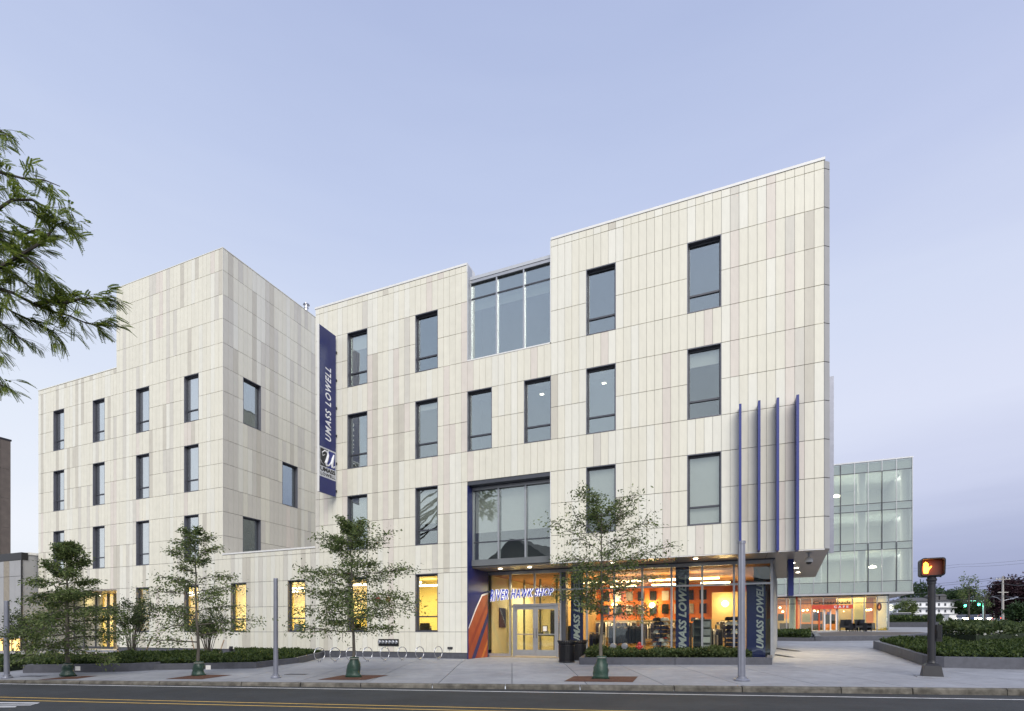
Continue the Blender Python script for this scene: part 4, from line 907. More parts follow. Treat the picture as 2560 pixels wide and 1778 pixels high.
r.build('room', [mat('cafe_wall', (.52, .20, .07), .7, var=.25, scale=.7), M['floor'], M['yellow'], M['tan']], gbd)
for px0, px1, py0, py1, m in ((1945, 1960, 1535, 1552, 'black'), (2006, 2026, 1534, 1556, 'dgrey'), (2034, 2056, 1530, 1552, 'navyc'), (2064, 2088, 1536, 1560, 'black'), (2068, 2076, 1530, 1537, 'fin'), (2100, 2120, 1536, 1556, 'barkd'), (1950, 1975, 1558, 1576, 'barkd'), (2000, 2056, 1560, 1577, 'barkd'), (2136, 2156, 1545, 1560, 'tan'), (2166, 2188, 1558, 1577, 'barkd')):
    q = MB(); yy = YC + 2.4; q.box(fx(px0, yy), fx(px1, yy), yy, yy + .3, fz((px0 + px1) / 2, py1, yy), fz((px0 + px1) / 2, py0, yy)); q.build('fixture', M[m], gbd)
b = MB(); x = fx(1981, YC + .9); b.lathe([(.26, ZF), (.26, 4.13)], x, YC + .9, 18); b.build('column', M['green'] if 0 else mat('pale_column', (.50, .55, .44), .6), gbd)
b = MB(); x = fx(1992, YC - .2); b.box(x - .06, x + .06, YC - .25, YC - .09, ZF, 4.1); x = fx(2048, YC - .2); b.box(x - .05, x + .05, YC - .25, YC - .09, ZF, 3.4); b.build('red_post', mat('post_red', (.50, .07, .02), .5), cf)
for px, py in ((1950, 1520), (1957, 1530), (2008, 1527), (2018, 1526), (2036, 1528), (2046, 1530), (2109, 1529), (2166, 1526), (2172, 1526), (2177, 1525)):
    y = YC + 1.6 + rnd.random(); x = fx(px, y); z = fz(px, py, y); l = MB(); l.lathe([(.02, z + .10), (.08, z + .06), (.09, z), (.05, z - .05)], x, y, 10); pl_ = l.build('pendant_lamp', M['lamp'], gbd); l = MB(); l.tube([(x, y, z + .101), (x, y, 4.1)], .006, 4); l.build('cord', M['black'], pl_)
area('cafe_light', gbd, (fx(1975, YC + 2.2), YC + 2.2, 4.0), 150, 3, 2.5, (1, .74, .40)); area('cafe_light', gbd, (fx(2105, YC + 2), YC + 2.0, 4.0), 180, 4, 2.5, (1, .78, .42))
# cafe signs
t = thing('cafe_sign', 'red cafe sign band with black script letters above it', 'sign', (OX, OY, 0), ANG); ysn = YC - .35
b = MB(); x0, x1 = fx(2030, ysn), fx(2132, ysn); b.box(x0, x1, ysn, ysn + .08, fz(2080, 1522.5, ysn), fz(2080, 1512.5, ysn)); b.build('band', mat('sign_red', (.62, .065, .03), .4), t)
text_mesh('lettering', 'CAFE', M['letter'], 1, 1, lambda u, v, w: (fx(2085, ysn) + (fx(2121, ysn) - fx(2085, ysn)) * u, ysn - .004 - w, fz(2080, 1520.5, ysn) + (fz(2080, 1514.5, ysn) - fz(2080, 1520.5, ysn)) * v), offset=.02, extrude=.02, parent=t, spacing=1.7)
text_mesh('lettering', 'Crossroads', M['black'], 1, 1, lambda u, v, w: (fx(2033, ysn) + (fx(2128, ysn) - fx(2033, ysn)) * u, ysn + .02 - w, fz(2080, 1511, ysn) + (fz(2080, 1501.5, ysn) - fz(2080, 1511, ysn)) * v), shear=.2, offset=.015, extrude=.03, parent=t)
b = MB()
for u in (.1, .5, .9): b.box(x0 + (x1 - x0) * u - .02, x0 + (x1 - x0) * u + .02, ysn + .08, YC - .1, 3.2, 3.24)
b.build('bracket', M['frame'], t)
yo2 = YC - .4; x = fx(2198, yo2); z = fz(2198, 1517, yo2); t = thing('oval_sign', 'oval dark sign with an orange mark projecting beside the cafe corner', 'sign', F(x, yo2, z), ANG)
ov = lambda a, b_: [(a * math.cos(i * math.pi / 10), b_ * math.sin(i * math.pi / 10)) for i in range(20)]
b = MB(); b.prism_y(ov(.17, .33), -.03, .03); b.build('disc', mat('oval_brown', (.09, .02, .012), .5), t)
b = MB(); b.prism_y([(0, -.2), (.07, -.08), (.06, .06), (.02, .22), (-.02, .1), (-.07, .0), (-.05, -.14)], -.04, -.031); b.build('mark', mat('oval_orange', (.75, .25, .06), .5), t)
b = MB(); b.box(-.02, .02, .03, .4, -.02, .02); b.build('bracket', M['frame'], t)
def chair(px, py, rz, label):
    X, Y, Z = gp(px, py); t = thing('patio_chair', label, 'chair', (X, Y, Z), rz, 'black chairs outside the cafe')
    for nm, q in (('seat', (-.3, .3, -.28, .28, .3, .46)), ('backrest', (-.3, .3, .22, .32, .46, .95)), ('armrest', (-.36, -.301, -.28, .3, .1, .66)), ('armrest', (.301, .36, -.28, .3, .1, .66))): b = MB(); b.box(*q); b.build(nm, M['black'], t)
    for sx in (-.33, .33):
        for sy in (-.24, .24): b = MB(); b.box(sx - .025, sx + .025, sy - .025, sy + .025, 0, .1 if sy > 9 else .1); b.build('leg', M['black'], t)
for px, rz, l in ((2112, -.5, 'black armchair at the left end of the row outside the cafe'), (2130, .4, 'black armchair second from the left outside the cafe'), (2149, -.3, 'black armchair third from the left outside the cafe'), (2164, .5, 'black armchair at the right end of the row outside the cafe')): chair(px, 1579, rz, l)

# ================================================================== buildings at the left edge
an = thing('annex_building', 'low annex with grey side wall and a lit window at the left edge', 'building', (OX, OY, 0), ANG)
AX = LX0 - .12; ay0 = fy(55, AX)
def lz2(px, py, y): return EYE + (HOR - py) * F(AX, y)[1] / FOC
za = lz2(55, 1381, ay0)
b = MB(); b.box(AX - 18, AX - .02, ay0 + .02, 4, -.6, za - .02); b.build('wall', M['concrete'], an)
b = MB(); b.box(AX - 18, AX + .02, ay0 - .04, ay0 + .3, za - .45, za); b.box(AX - .03, AX + .03, ay0 - .05, ay0 + .015, -.5, za - .45); b.build('dark_trim', M['black'], an)
b = MB(); b.box(AX - .5, AX + .04, ay0 + .301, 4, za - .1, za + .04); b.build('coping', M['white'], an)
zw0, zw1 = lz2(55, 1638, ay0), lz2(55, 1596, ay0)
for i in range(9):
    u0 = AX - .06 - (i + 1) * .62
    for z0, z1 in ((-.3, zw0), (zw1, lz2(55, 1440, ay0)), (lz2(55, 1440, ay0), za - .46)):
        q = MB(); q.box(u0 + .01, u0 + .61, ay0 - .03, ay0 + .018, z0 + .012, z1 - .012); q.build('wall_panel', M['concrete'] if (i + int(z0 * 7)) % 3 else mat('panel_tan_dark', (.30, .265, .21), .7), an)
b = MB(); b.box(AX - 5.6, AX - .06, ay0 - .01, ay0 + .016, zw0 + .02, zw1 - .02)
wn_ = b.build('window', emit('lit_window', (1, .60, .20), 1.0), an); b = MB()
for i in range(6): b.box(AX - .1 - i * .95, AX - .05 - i * .95, ay0 - .05, ay0 - .011, zw0 + .02, zw1 - .02)
b.box(AX - 5.6, AX - .06, ay0 - .06, ay0 - .011, zw0 - .02, zw0 + .019); b.build('frame', M['frame'], wn_)
br = thing('brown_building', 'tall brown panelled building cut by the left edge of the photo', 'building', (OX, OY, 0), ANG)
BX = LX0 - 20; yb0 = fy(27, BX); zt_ = EYE + (HOR - 1103) * F(BX, yb0)[1] / FOC
b = MB(); b.box(BX - 14, BX - .03, yb0 - 8, yb0 - .02, -.5, zt_ - .05); b.build('wall', M['backing'], br)
for i in range(10):
    for j in range(7):
        q = MB(); y1 = yb0 - i * .75; q.box(BX - .03, BX, y1 - .735, y1 - .012, zt_ * j / 7 + .012, zt_ * (j + 1) / 7 - .012); q.build('cladding_panel', M['brownstone'], br)
b = MB(); b.box(BX - 14, BX + .04, yb0 - 8, yb0 + .05, zt_ - .02, zt_ + .12); b.build('coping', M['dark'], br)

# ================================================================== planters and hedges
def pip(poly, x, y):
    r = np.zeros(len(x), bool); n = len(poly)
    for i in range(n):
        x1, y1 = poly[i][:2]; x2, y2 = poly[i - 1][:2]
        if y1 == y2: continue
        c = ((y1 > y) != (y2 > y)) & (x < (x2 - x1) * (y - y1) / (y2 - y1) + x1); r ^= c
    return r
def hedge(name, label, poly, zoff, h, dens, L, seed, m='plant', cat='ground cover', flowers=False, cap=26000):
    rng = np.random.default_rng(seed); P_ = np.array([p[:2] for p in poly]); mn, mx_ = P_.min(0), P_.max(0)
    n = int(min(cap * 2, (mx_ - mn).prod() * dens)); x = rng.uniform(mn[0], mx_[0], n); y = rng.uniform(mn[1], mx_[1], n); k_ = pip(poly, x, y); x, y = x[k_], y[k_]
    ph = rng.uniform(0, 6, 8); nz_ = (np.sin(x * 3.1 + ph[0]) * np.sin(y * 2.7 + ph[1]) + .6 * np.sin(x * 6.3 + ph[2] + y * 2) * np.sin(y * 5.9 + ph[3]) + .5 * np.sin(x * 1.1 + ph[4] - y * .9)) / 2.1
    hh = h * (.72 + .38 * nz_); base = np.array([gz(a, b) for a, b in zip(x, y)]) + zoff
    z = base + hh * np.clip(rng.beta(3, 1.1, len(x)), .05, 1); V = leaves(np.stack([x, y, z], 1), L, L * .55, rng, .6, np.array([0, 0, .5]) + rng.normal(size=(len(x), 3)) * .5)
    o = quads(name, V, M[m]); tag(o, label, cat, kind='stuff')
    b = MB(); q = [(p[0] * .995 + P_[:, 0].mean() * .005, p[1] * .995 + P_[:, 1].mean() * .005) for p in poly]
    b.prism(q, lambda p: gz(*p) + zoff - .05, lambda p: gz(*p) + zoff + h * .30)
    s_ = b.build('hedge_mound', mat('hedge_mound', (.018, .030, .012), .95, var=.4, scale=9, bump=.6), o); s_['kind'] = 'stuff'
    return o
def wall_run(name, label, pts, h, th, cat='planter', close=False, piece=2.1, top=None):
    """low stone wall along pts (inside lies to the left of travel), made of separate blocks"""
    t = thing(name, label, cat, (pts[0][0], pts[0][1], 0)); ox, oy = pts[0][:2]
    for a, b in zip(pts, pts[1:]):
        dx, dy = b[0] - a[0], b[1] - a[1]; L_ = math.hypot(dx, dy); nx_, ny_ = -dy / L_ * th, dx / L_ * th; n = max(1, round(L_ / piece))
        for i in range(n):
            g = .006; s0, s1 = (i / n) + (g / L_ if i else .001), (i + 1) / n - (g / L_ if i < n - 1 else -(.0))
            p = [(a[0] + dx * s0, a[1] + dy * s0), (a[0] + dx * s1, a[1] + dy * s1)]; p += [(p[1][0] + nx_, p[1][1] + ny_), (p[0][0] + nx_, p[0][1] + ny_)]
            zt = (lambda q_: gz(q_[0], q_[1]) + h) if top is None else top
            m_ = MB(); m_.prism([(q[0] - ox, q[1] - oy) for q in p], lambda q: gz(q[0] + ox, q[1] + oy) - .15, lambda q: gz(q[0] + ox, q[1] + oy) + h); m_.build('kerb_block', M['planter'], t)
    return t
g2 = lambda px, py: gp(px, py)[:2]
# left beds
p1a, p1b = g2(57, 1683), g2(322, 1679); p1c = g2(401, 1674.5); p2a, p2b, p2c, p2d = g2(381, 1675.5), g2(640, 1671), g2(746, 1657.5), F(fx(812), -.02)[:2]
pl0 = (p1a[0] - .8, p1a[1] + 4.5)
wall_run('stone_planter', 'low dark stone planter wall by the tree nearest the left edge', [pl0, p1a, p1b, p1c], .24, .16)
wall_run('stone_planter', 'low dark stone planter wall running back to the front by the hoops', [p2a, p2b, p2c, p2d], .19, .14)
o_ = lambda p, dx, dy: (p[0] + dx, p[1] + dy)
hedge('ground_cover', 'dark low planting behind the first stone planter wall', [o_(p1a, .2, .2), o_(p1b, -.1, .2), o_(p1c, -.1, .15), o_(p1c, -.3, 4.2), o_(p1a, -.3, 4.6)], .12, .27, 1100, .11, 3)
hedge('ground_cover', 'dark low planting between the hoops and the slim grey post', [o_(p2a, .25, .2), o_(p2b, -.1, .2), o_(p2c, -.15, -.1), o_(p2d, -.15, -.12), F(-22.5, -.2)[:2], F(-25.2, -.4)[:2], o_(p2a, .3, 5.2)], .1, .24, 1100, .11, 4)
hedge('ground_cover', 'light green strip of planting at the left edge', [(-20, 16.4), (p1a[0] - .9, 16.2), (p1a[0] - 1.0, 19.4), (-21, 20.4)], .05, .28, 900, .11, 5, m='shrubl')
# shop planter
A_, B_ = g2(1448.5, 1662), g2(1930, 1662.5); C_ = F(mu[-1] + .02, PY - .12)[:2]; D_ = F(fx(1462, .9), .9)[:2]
wall_run('stone_planter', 'dark stone planter wall in front of the shop window', [D_, A_, B_, C_], .24, .16, piece=2.8)
hedge('ground_cover', 'bushy green planting in the planter under the shop window', [o_(A_, .25, .22), o_(B_, -.9, .22), o_(C_, -.75, -.1), F(-7.9, 1.82)[:2], o_(D_, .2, .1)], .10, .46, 2300, .10, 6, m='shrubl')
# right planters
T_, C1, C2, R1 = g2(2183, 1621), g2(2306, 1664), g2(2360, 1671), g2(2740, 1679)
cm_ = ((C1[0] + C2[0]) / 2 - .12, (C1[1] + C2[1]) / 2 - .12)
wall_run('stone_planter', 'long dark stone planter wall turning the corner behind the walk signal', [T_, C1, cm_, C2, R1], .35, .18, piece=2.6)
BR, BM = g2(2740, 1625), g2(2470, 1611)
hedge('ground_cover', 'dense dark hedge planting behind the walk signal', [o_(T_, .25, -.1), o_(C1, .25, .25), o_(C2, .15, .3), o_(R1, 0, .3), BR, BM, o_(T_, 1.6, .2)], .2, .34, 1500, .115, 7, cap=52000)
fo = [g2(2345, 1622), g2(2440, 1630), g2(2560, 1622), g2(2520, 1611), g2(2380, 1610)]
hedge('flowering_plants', 'taller leafy plants with white flower heads in the bed behind the walk signal', fo, .45, .75, 520, .17, 8, m='shrubl', cat='plants')
rng = np.random.default_rng(4); P_ = np.array(fo); x = rng.uniform(P_[:, 0].min(), P_[:, 0].max(), 500); y = rng.uniform(P_[:, 1].min(), P_[:, 1].max(), 500); k_ = pip(fo, x, y); x, y = x[k_], y[k_]
z = np.array([gz(a, b) for a, b in zip(x, y)]) + .62 + rng.uniform(-.18, .2, len(x)); cc = np.repeat(np.stack([x, y, z], 1), 5, 0); cc += rng.normal(size=cc.shape) * (.07, .07, .025)
tag(quads('white_flowers', leaves(cc, .11, .10, rng, .4), mat('flower_white', (.72, .72, .68), .8)), 'flat white flower heads above the leafy bed', 'flowers', kind='stuff')
Q0, Q1, Q2, Q3 = g2(2336, 1577), g2(2512, 1602), g2(2700, 1604), g2(2700, 1586)
wall_run('stone_planter', 'farther dark stone planter wall at the right edge across the plaza', [Q0, Q1, Q2], .36, .2, piece=3)
hedge('ground_cover', 'hedge in the farther planter at the right edge', [o_(Q0, .4, .1), o_(Q1, .1, .35), o_(Q2, 0, .35), Q3, o_(Q0, 7, 6)], .2, .55, 500, .19, 9, cap=30000)
W0, W1, W2 = g2(2038, 1603), g2(2250, 1601), g2(2345, 1592)
wall_run('stone_planter', 'dark stone basin wall in front of the cafe', [g2(2030, 1588), W0, W1, W2], .27, .3, piece=3.2)
b = MB(); pp = [o_(g2(2034, 1589), .3, 0), o_(W0, .2, .2), o_(W1, 0, .25), o_(W2, 0, .2), g2(2300, 1588), g2(2100, 1587)]; b.prism(pp, lambda p: gz(*p), lambda p: gz(*p) + .2); struct(b.build('basin_bed', mat('dark_gravel', (.10, .085, .075), .9, var=.3, scale=12, bump=.4)))
H0, H1 = g2(1930, 1602), g2(2036, 1603.5)
wall_run('stone_planter', 'low brown planter wall at the foot of the cafe window', [H0, H1], .2, .15, piece=3)
hedge('ground_cover', 'clipped hedge under the cafe window', [o_(H0, 0, .15), o_(H1, -.2, .15), g2(2026, 1589), g2(1936, 1588)], .1, .42, 1000, .13, 10)
FQ = [g2(2236, 1566), g2(2345, 1566), g2(2360, 1562), g2(2236, 1562)]
wall_run('stone_planter', 'far dark stone planter wall across the street beyond the cafe corner', [g2(2180, 1567), g2(2352, 1567)], .5, .3, piece=5)
hedge('ground_cover', 'far hedge before the white house', [g2(2225, 1566.3), g2(2350, 1566.3), g2(2356, 1562), g2(2225, 1562)], .4, .8, 60, .4, 11)

# ================================================================== trees
def tree(name, label, base, H, prof, t0, nb, nl, L, seed, m='oak', r0=.05, lean=(0, 0), group=None, up=.25, wob=.02, bark='bark', spread=.10, cat='tree'):
    rng = np.random.default_rng(seed); rr = random.Random(seed); t = thing(name, label, cat, base, 0, group)
    tp = []; n = 10
    for i in range(n + 1):
        f = i / n; tp.append((lean[0] * f * H + rr.uniform(-1, 1) * wob * (i > 0), lean[1] * f * H + rr.uniform(-1, 1) * wob * (i > 0), H * .98 * f - .03))
    b = MB(); b.tube(tp, [r0 * (1.25 if i == 0 else 1 - .88 * i / n) for i in range(n + 1)], 8); b.build('trunk', M[bark], t, smooth=True)
    bb = MB(); pts = []; dirs = []
    def at(f):
        q = f * n; i = min(n - 1, int(q)); a = q - i; return Vector(tp[i]).lerp(Vector(tp[i + 1]), a)
    az = rr.uniform(0, 6)
    for k_ in range(nb):
        f = t0 + (1 - t0) * (k_ + rr.random() * .8) / nb; p0 = at(min(.985, f)); ln = prof((f - t0) / (1 - t0)) * H * rr.uniform(.72, 1.12); az += 2.4 + rr.uniform(-.5, .5)
        d = Vector((math.cos(az), math.sin(az), up + rr.uniform(-.12, .22) + .9 * max(0, f - .70) * 4)); d.normalize(); pl = [p0]; dd = d.copy()
        for s_ in range(5):
            dd = (dd + Vector((rr.uniform(-.16, .16), rr.uniform(-.16, .16), rr.uniform(-.12, .06)))).normalized(); pl.append(pl[-1] + dd * ln / 5)
        rb0 = r0 * (1 - .85 * f) * .5; bb.tube(pl, [max(.004, rb0 * (1 - .8 * i / 5)) for i in range(6)], 5, cap=False)
        for s_ in range(1, 6):
            for q in range(3):
                if s_ == 1 and q > 0: continue
                c = pl[s_] if q == 0 else pl[s_ - 1].lerp(pl[s_], rr.random()); td = (dd * .6 + Vector((rr.uniform(-1, 1), rr.uniform(-1, 1), rr.uniform(-.35, .45)))).normalized(); tl = ln * rr.uniform(.12, .30) + .05
                e_ = c + td * tl; bb.tube([c, c.lerp(e_, .5) + Vector((0, 0, tl * .06)), e_], [.009, .007, .004], 4, cap=False)
                m_ = max(3, int(nl * (.5 + .5 * s_ / 5) / (nb * 12.0)))
                fr_ = rng.uniform(.15, 1.08, m_)[:, None]; P = np.array(c) + (np.array(e_) - np.array(c)) * fr_ + rng.normal(size=(m_, 3)) * (spread * ln + .035) * (1, 1, .55); pts.append(P); dirs.append(np.repeat(np.array(td)[None] * .7 + np.array([[0, 0, -.25]]), m_, 0))
    bb.build('branches', M[bark], t)
    P = np.concatenate(pts); D = np.concatenate(dirs); quads('crown', leaves(P, L, L * .42, rng, .7, D), M[m], t)
    return t
def tb(px, py): return gp(px, py)
def hgt(base, px_top_y): return EYE + (HOR - px_top_y) * base[1] / FOC - base[2]
grp = 'young street trees along the kerb'
b1, b2, b3, b4 = tb(170, 1691), tb(497, 1690), tb(885, 1694), tb(1503, 1698)
tree('oak_tree', 'layered young oak with wide flat boughs nearest the left edge', b1, hgt(b1, 1358), lambda t: .40 * (1 - t) ** .75 + .04 if t > .12 else .36, .20, 34, 19000, .088, 31, r0=.065, group=grp, up=.02, lean=(-.01, 0), spread=.07)
tree('oak_tree', 'open young oak with an airy crown right of the layered oak', b2, hgt(b2, 1325), lambda t: .33 * (1 - t) ** .8 + .05 if t > .1 else .3, .24, 26, 8200, .088, 42, r0=.05, group=grp, up=.18, lean=(-.028, 0), spread=.09)
tree('oak_tree', 'round leafy young oak in front of the hoops', b3, hgt(b3, 1312), lambda t: (.30 * math.sin(math.pi * min(1, .25 + .75 * t)) ** .7 + .06) if t < .82 else .10, .30, 30, 15500, .088, 53, r0=.05, group=grp, up=.12, lean=(-.022, 0), spread=.085)
tree('oak_tree', 'young oak with a spreading crown in front of the shop window', b4, hgt(b4, 1262), lambda t: (.25 if t < .45 else (.34 if t < .74 else .13)) + .04, .36, 28, 11000, .086, 64, r0=.055, group=grp, up=.16, lean=(.006, 0), spread=.085)
for nm, pts in (('mulch bed under the layered oak', ((92, 1700.5), (150, 1694), (247, 1690), (192, 1697.5))), ('mulch bed under the airy oak', ((413, 1698), (490, 1687.5), (580, 1688), (505, 1698.5))), ('mulch bed under the round leafy oak', ((793, 1700), (857, 1688.5), (972, 1688.5), (914, 1700.5))), ('mulch bed under the oak before the shop', ((1409.5, 1704), (1435, 1691), (1595, 1692), (1582, 1706)))):
    q = [gp(*p) for p in pts]; b = MB(); mid = (sum(p[0] for p in q) / 4, sum(p[1] for p in q) / 4); N_ = 6; ids = []
    for i in range(N_ + 1):
        for j in range(N_ + 1):
            u, v = i / N_, j / N_; X = (q[0][0] * (1 - u) + q[3][0] * u) * (1 - v) + (q[1][0] * (1 - u) + q[2][0] * u) * v; Y = (q[0][1] * (1 - u) + q[3][1] * u) * (1 - v) + (q[1][1] * (1 - u) + q[2][1] * u) * v
            e_ = i in (0, N_) or j in (0, N_); ids.append(b.P(X, Y, gz(X, Y) + .006 + (0 if e_ else rnd.uniform(.004, .022))))
    for i in range(N_):
        for j in range(N_): k_ = i * (N_ + 1) + j; b.f.append([ids[k_], ids[k_ + N_ + 1], ids[k_ + N_ + 2], ids[k_ + 1]]); b.m.append(0)
    struct(b.build('mulch_bed', M['mulch']))
def bag(base, h, r1, r2, label, seed, tagx=True, m='bag'):
    rr = random.Random(seed); t = thing('watering_bag', label, 'watering bag', base, 0, 'green watering bags round the trunks'); b = MB(); n = 16; ks = 8; ring = []
    for i in range(ks + 1):
        f = i / ks; r = r1 + (r2 - r1) * f ** .9 + (.015 * math.sin(f * 9 + seed)); ring.append([b.P((r * (1 + .17 * math.sin(3 * a + f * 5 + seed) + rr.uniform(-.10, .10))) * math.cos(a), r * .8 * math.sin(a) * (1 + rr.uniform(-.05, .05)), .01 + h * f) for a in [2 * math.pi * q / n for q in range(n)]])
    for A, B in zip(ring, ring[1:]):
        for q in range(n): b.f.append([A[q], A[(q + 1) % n], B[(q + 1) % n], B[q]]); b.m.append(0)
    b.f.append(ring[-1]); b.m.append(0); b.f.append(ring[0][::-1]); b.m.append(0); b.build('bag_body', M[m], t, smooth=True)
    b = MB(); b.lathe([(r2 + .008, h - .045), (r2 + .008, h - .015)], 0, 0, 12); b.build('strap', M['dgrey'], t)
    if tagx: b = MB(); b.box(r1 + .02, r1 + .16, -.012, -.004, h * .45, h * .45 + .12); b.build('care_tag', M['white'], t)
bag(b1, .36, .19, .11, 'sagging dark green watering bag on the layered oak', 1); bag(b2, .40, .18, .12, 'crumpled green watering bag on the airy oak', 2); bag(b3, .55, .215, .12, 'upright green watering bag on the round leafy oak', 3, False); bag(b4, .60, .235, .11, 'upright green watering bag on the oak before the shop', 4, False)
# multi-stem shrubs with stakes
def shrub(px, py, H, W, seed, label, nst=22, nl=3600):
    base = gp(px, py); rng = np.random.default_rng(seed); rr = random.Random(seed); t = thing('shrub', label, 'shrub', base, 0, 'bare stemmed shrubs before the left block'); b = MB(); pts = []
    for i in range(nst):
        a = rr.uniform(0, 6.28); rad = W * rr.uniform(.25, 1); h = H * rr.uniform(.7, 1.05); p = Vector((rr.uniform(-.06, .06), rr.uniform(-.06, .06), 0)); e_ = Vector((rad * math.cos(a), rad * .8 * math.sin(a), h)); mid = p.lerp(e_, .5) + Vector((-.18 * e_.x, -.18 * e_.y, .06)); b.tube([p, p.lerp(mid, .5), mid, mid.lerp(e_, .5) + Vector((rr.uniform(-.04, .04), rr.uniform(-.04, .04), 0)), e_], [.014, .012, .010, .007, .004], 5, cap=False)
        for q in range(5):
            c = mid.lerp(e_, rr.uniform(.1, .95)); f_ = c + Vector((rr.uniform(-.3, .3), rr.uniform(-.3, .3), rr.uniform(.05, .3))); b.tube([c, f_], [.005, .003], 3, cap=False); k_ = max(2, nl // (nst * 5)); u = rng.uniform(.1, 1.1, k_)[:, None]; pts.append(np.array(c) + (np.array(f_) - np.array(c)) * u + rng.normal(size=(k_, 3)) * .06)
    b.build('stems', M['barkd'], t); quads('foliage', leaves(np.concatenate(pts), .085, .045, rng, .8), M['shrubl'], t); return base
s1 = shrub(72, 1655, 1.75, 1.1, 11, 'bare stemmed shrub at the left behind the layered oak'); s2 = shrub(330, 1653, 2.35, 1.05, 12, 'upright bare stemmed shrub between the two left oaks', 24, 3400); s3 = shrub(520, 1650, 1.9, .95, 13, 'bare stemmed shrub behind the airy oak', 22, 3000)
def stake(px0, py0, px1, py1, label):
    a = gp(px0, py0); e_ = atd(px1, py1, a[1] + .3); t = thing('support_stake', label, 'stake', a, 0, 'slanting wooden stakes by the shrubs'); b = MB(); b.tube([(0, 0, -.05), (e_[0] - a[0], e_[1] - a[1], e_[2] - a[2])], .028, 6); b.build('stick', M['wood'], t); b = MB(); f_ = .42; c = Vector((e_[0] - a[0], e_[1] - a[1], e_[2] - a[2])); b.tube([c * .40, c * .44], .036, 6); b.build('tie', M['black'], t)
stake(302, 1651, 284, 1588, 'wooden stake leaning left of the upright shrub'); stake(354, 1651, 381, 1590, 'wooden stake leaning right of the upright shrub'); stake(492, 1648, 478, 1592, 'wooden stake by the airy oak'); stake(545, 1640, 560, 1600, 'short wooden stake right of the shrub behind the airy oak')
# locust reaching in from the left
LB = (-20.5, 15.1, gz(-20.5, 15.1)); lt = thing('locust_tree', 'feathery leaved tree reaching in from beyond the left edge', 'tree', LB)
def loc_(px, py, Y): p = atd(px, py, Y); return Vector((p[0] - LB[0], p[1] - LB[1], p[2] - LB[2]))
tk = MB(); tk.tube([(0, 0, -.05), (.1, 0, 1.5), (.05, -.1, 3.6), (.2, -.2, 5.4), (.5, -.4, 7.2), (.6, -.6, 9.2), (.5, -.7, 11.2), (.4, -.6, 13)], [.24, .2, .18, .165, .15, .12, .08, .03], 10); tk.build('trunk', M['barkd'], lt, smooth=True)
limbs = [([(-150, 640), (-60, 700), (0, 723), (31, 732), (88, 762), (136, 780), (175, 790), (215, 808), (255, 815), (290, 812)], 13.2, (.5, -.4, 7.2)), ([(-130, 720), (-40, 690), (48, 640), (105, 606), (140, 563), (160, 556), (190, 562)], 12.6, (.5, -.4, 7.0)), ([(-160, 520), (-60, 440), (0, 431), (57, 446), (110, 450), (150, 466)], 13.0, (.6, -.6, 9.2)), ([(88, 762), (125, 752), (165, 757), (200, 747), (263, 745), (300, 756)], 13.1, None), ([(-120, 700), (-40, 735), (0, 758), (31, 780), (79, 802), (131, 828), (150, 845)], 13.6, (.4, -.35, 6.8)), ([(-100, 740), (0, 806), (35, 832), (61, 856)], 13.8, (.3, -.3, 6.2)), ([(-140, 420), (-40, 360), (0, 325), (20, 340)], 13.0, (.6, -.6, 9.6)), ([(-120, 560), (-30, 540), (30, 500), (80, 500), (118, 520), (140, 545)], 12.4, (.6, -.6, 8.6)), ([(-100, 620), (0, 600), (60, 640), (110, 680), (150, 720), (170, 735)], 12.8, (.5, -.5, 8.0)), ([(-90, 780), (-20, 860), (6, 900)], 13.8, (.3, -.3, 6.0)), ([(-80, 850), (-10, 950), (4, 965)], 13.8, (.25, -.25, 5.6)), ([(-100, 600), (-20, 640), (40, 690), (90, 730), (130, 740)], 13.3, (.5, -.5, 7.8)), ([(-110, 540), (-20, 570), (50, 590), (90, 575), (120, 590)], 13.0, (.5, -.5, 8.2))]
bm = MB(); rr = random.Random(77); rng = np.random.default_rng(77); LV = []
def frond(p, d, ln):
    d = d.normalized(); s_ = d.cross(Vector((rr.uniform(-.3, .3), rr.uniform(-.3, .3), 1))).normalized(); n_ = s_.cross(d); pr = 11
    for i in range(pr):
        f = (i + .6) / pr; c = p + d * ln * f - Vector((0, 0, 1)) * ln * .22 * f * f; ll = ln * .27 * (1 - .5 * abs(f - .45))
        for sg_ in (-1, 1):
            e_ = (s_ * sg_ * .85 + d * .55 + Vector((0, 0, -.15))).normalized(); q = d * ll * .46; LV.append([c, c + e_ * ll * .5 + q * .6, c + e_ * ll, c + e_ * ll * .5 - q * .5])
for pl, Y, root in limbs:
    P = [loc_(px, py, Y + .25 * math.sin(i * 1.7)) for i, (px, py) in enumerate(pl)]
    if root: P = [Vector(root)] + P
    bm.tube(P, [max(.006, .055 * (1 - i / (len(P) - .4)) ** 1.2 + .006) for i in range(len(P))], 6, cap=False)
    st = 1 if root else 0
    for i in range(st, len(P) - 1):
        seg = P[i + 1] - P[i]; n = max(2, int(seg.length / .13))
        for q in range(n):
            c = P[i].lerp(P[i + 1], q / n); td = (seg.normalized() * .7 + Vector((rr.uniform(-1, 1), rr.uniform(-1, 1), rr.uniform(-.7, .7)))).normalized(); tl = rr.uniform(.25, .62); e_ = c + td * tl; bm.tube([c, c.lerp(e_, .5) + Vector((0, 0, .03)), e_], [.008, .005, .003], 3, cap=False)
            for w_ in range(8):
                f = (w_ + rr.random()) / 8; fd_ = (td * .5 + seg.normalized() * .5 + Vector((rr.uniform(-.7, .7), rr.uniform(-.7, .7), rr.uniform(-.55, .12)))); frond(c.lerp(e_, f), fd_, rr.uniform(.20, .36))
bm.build('branches', M['barkd'], lt); quads('crown', np.array([[tuple(v) for v in q] for q in LV]), M['locust'], lt)
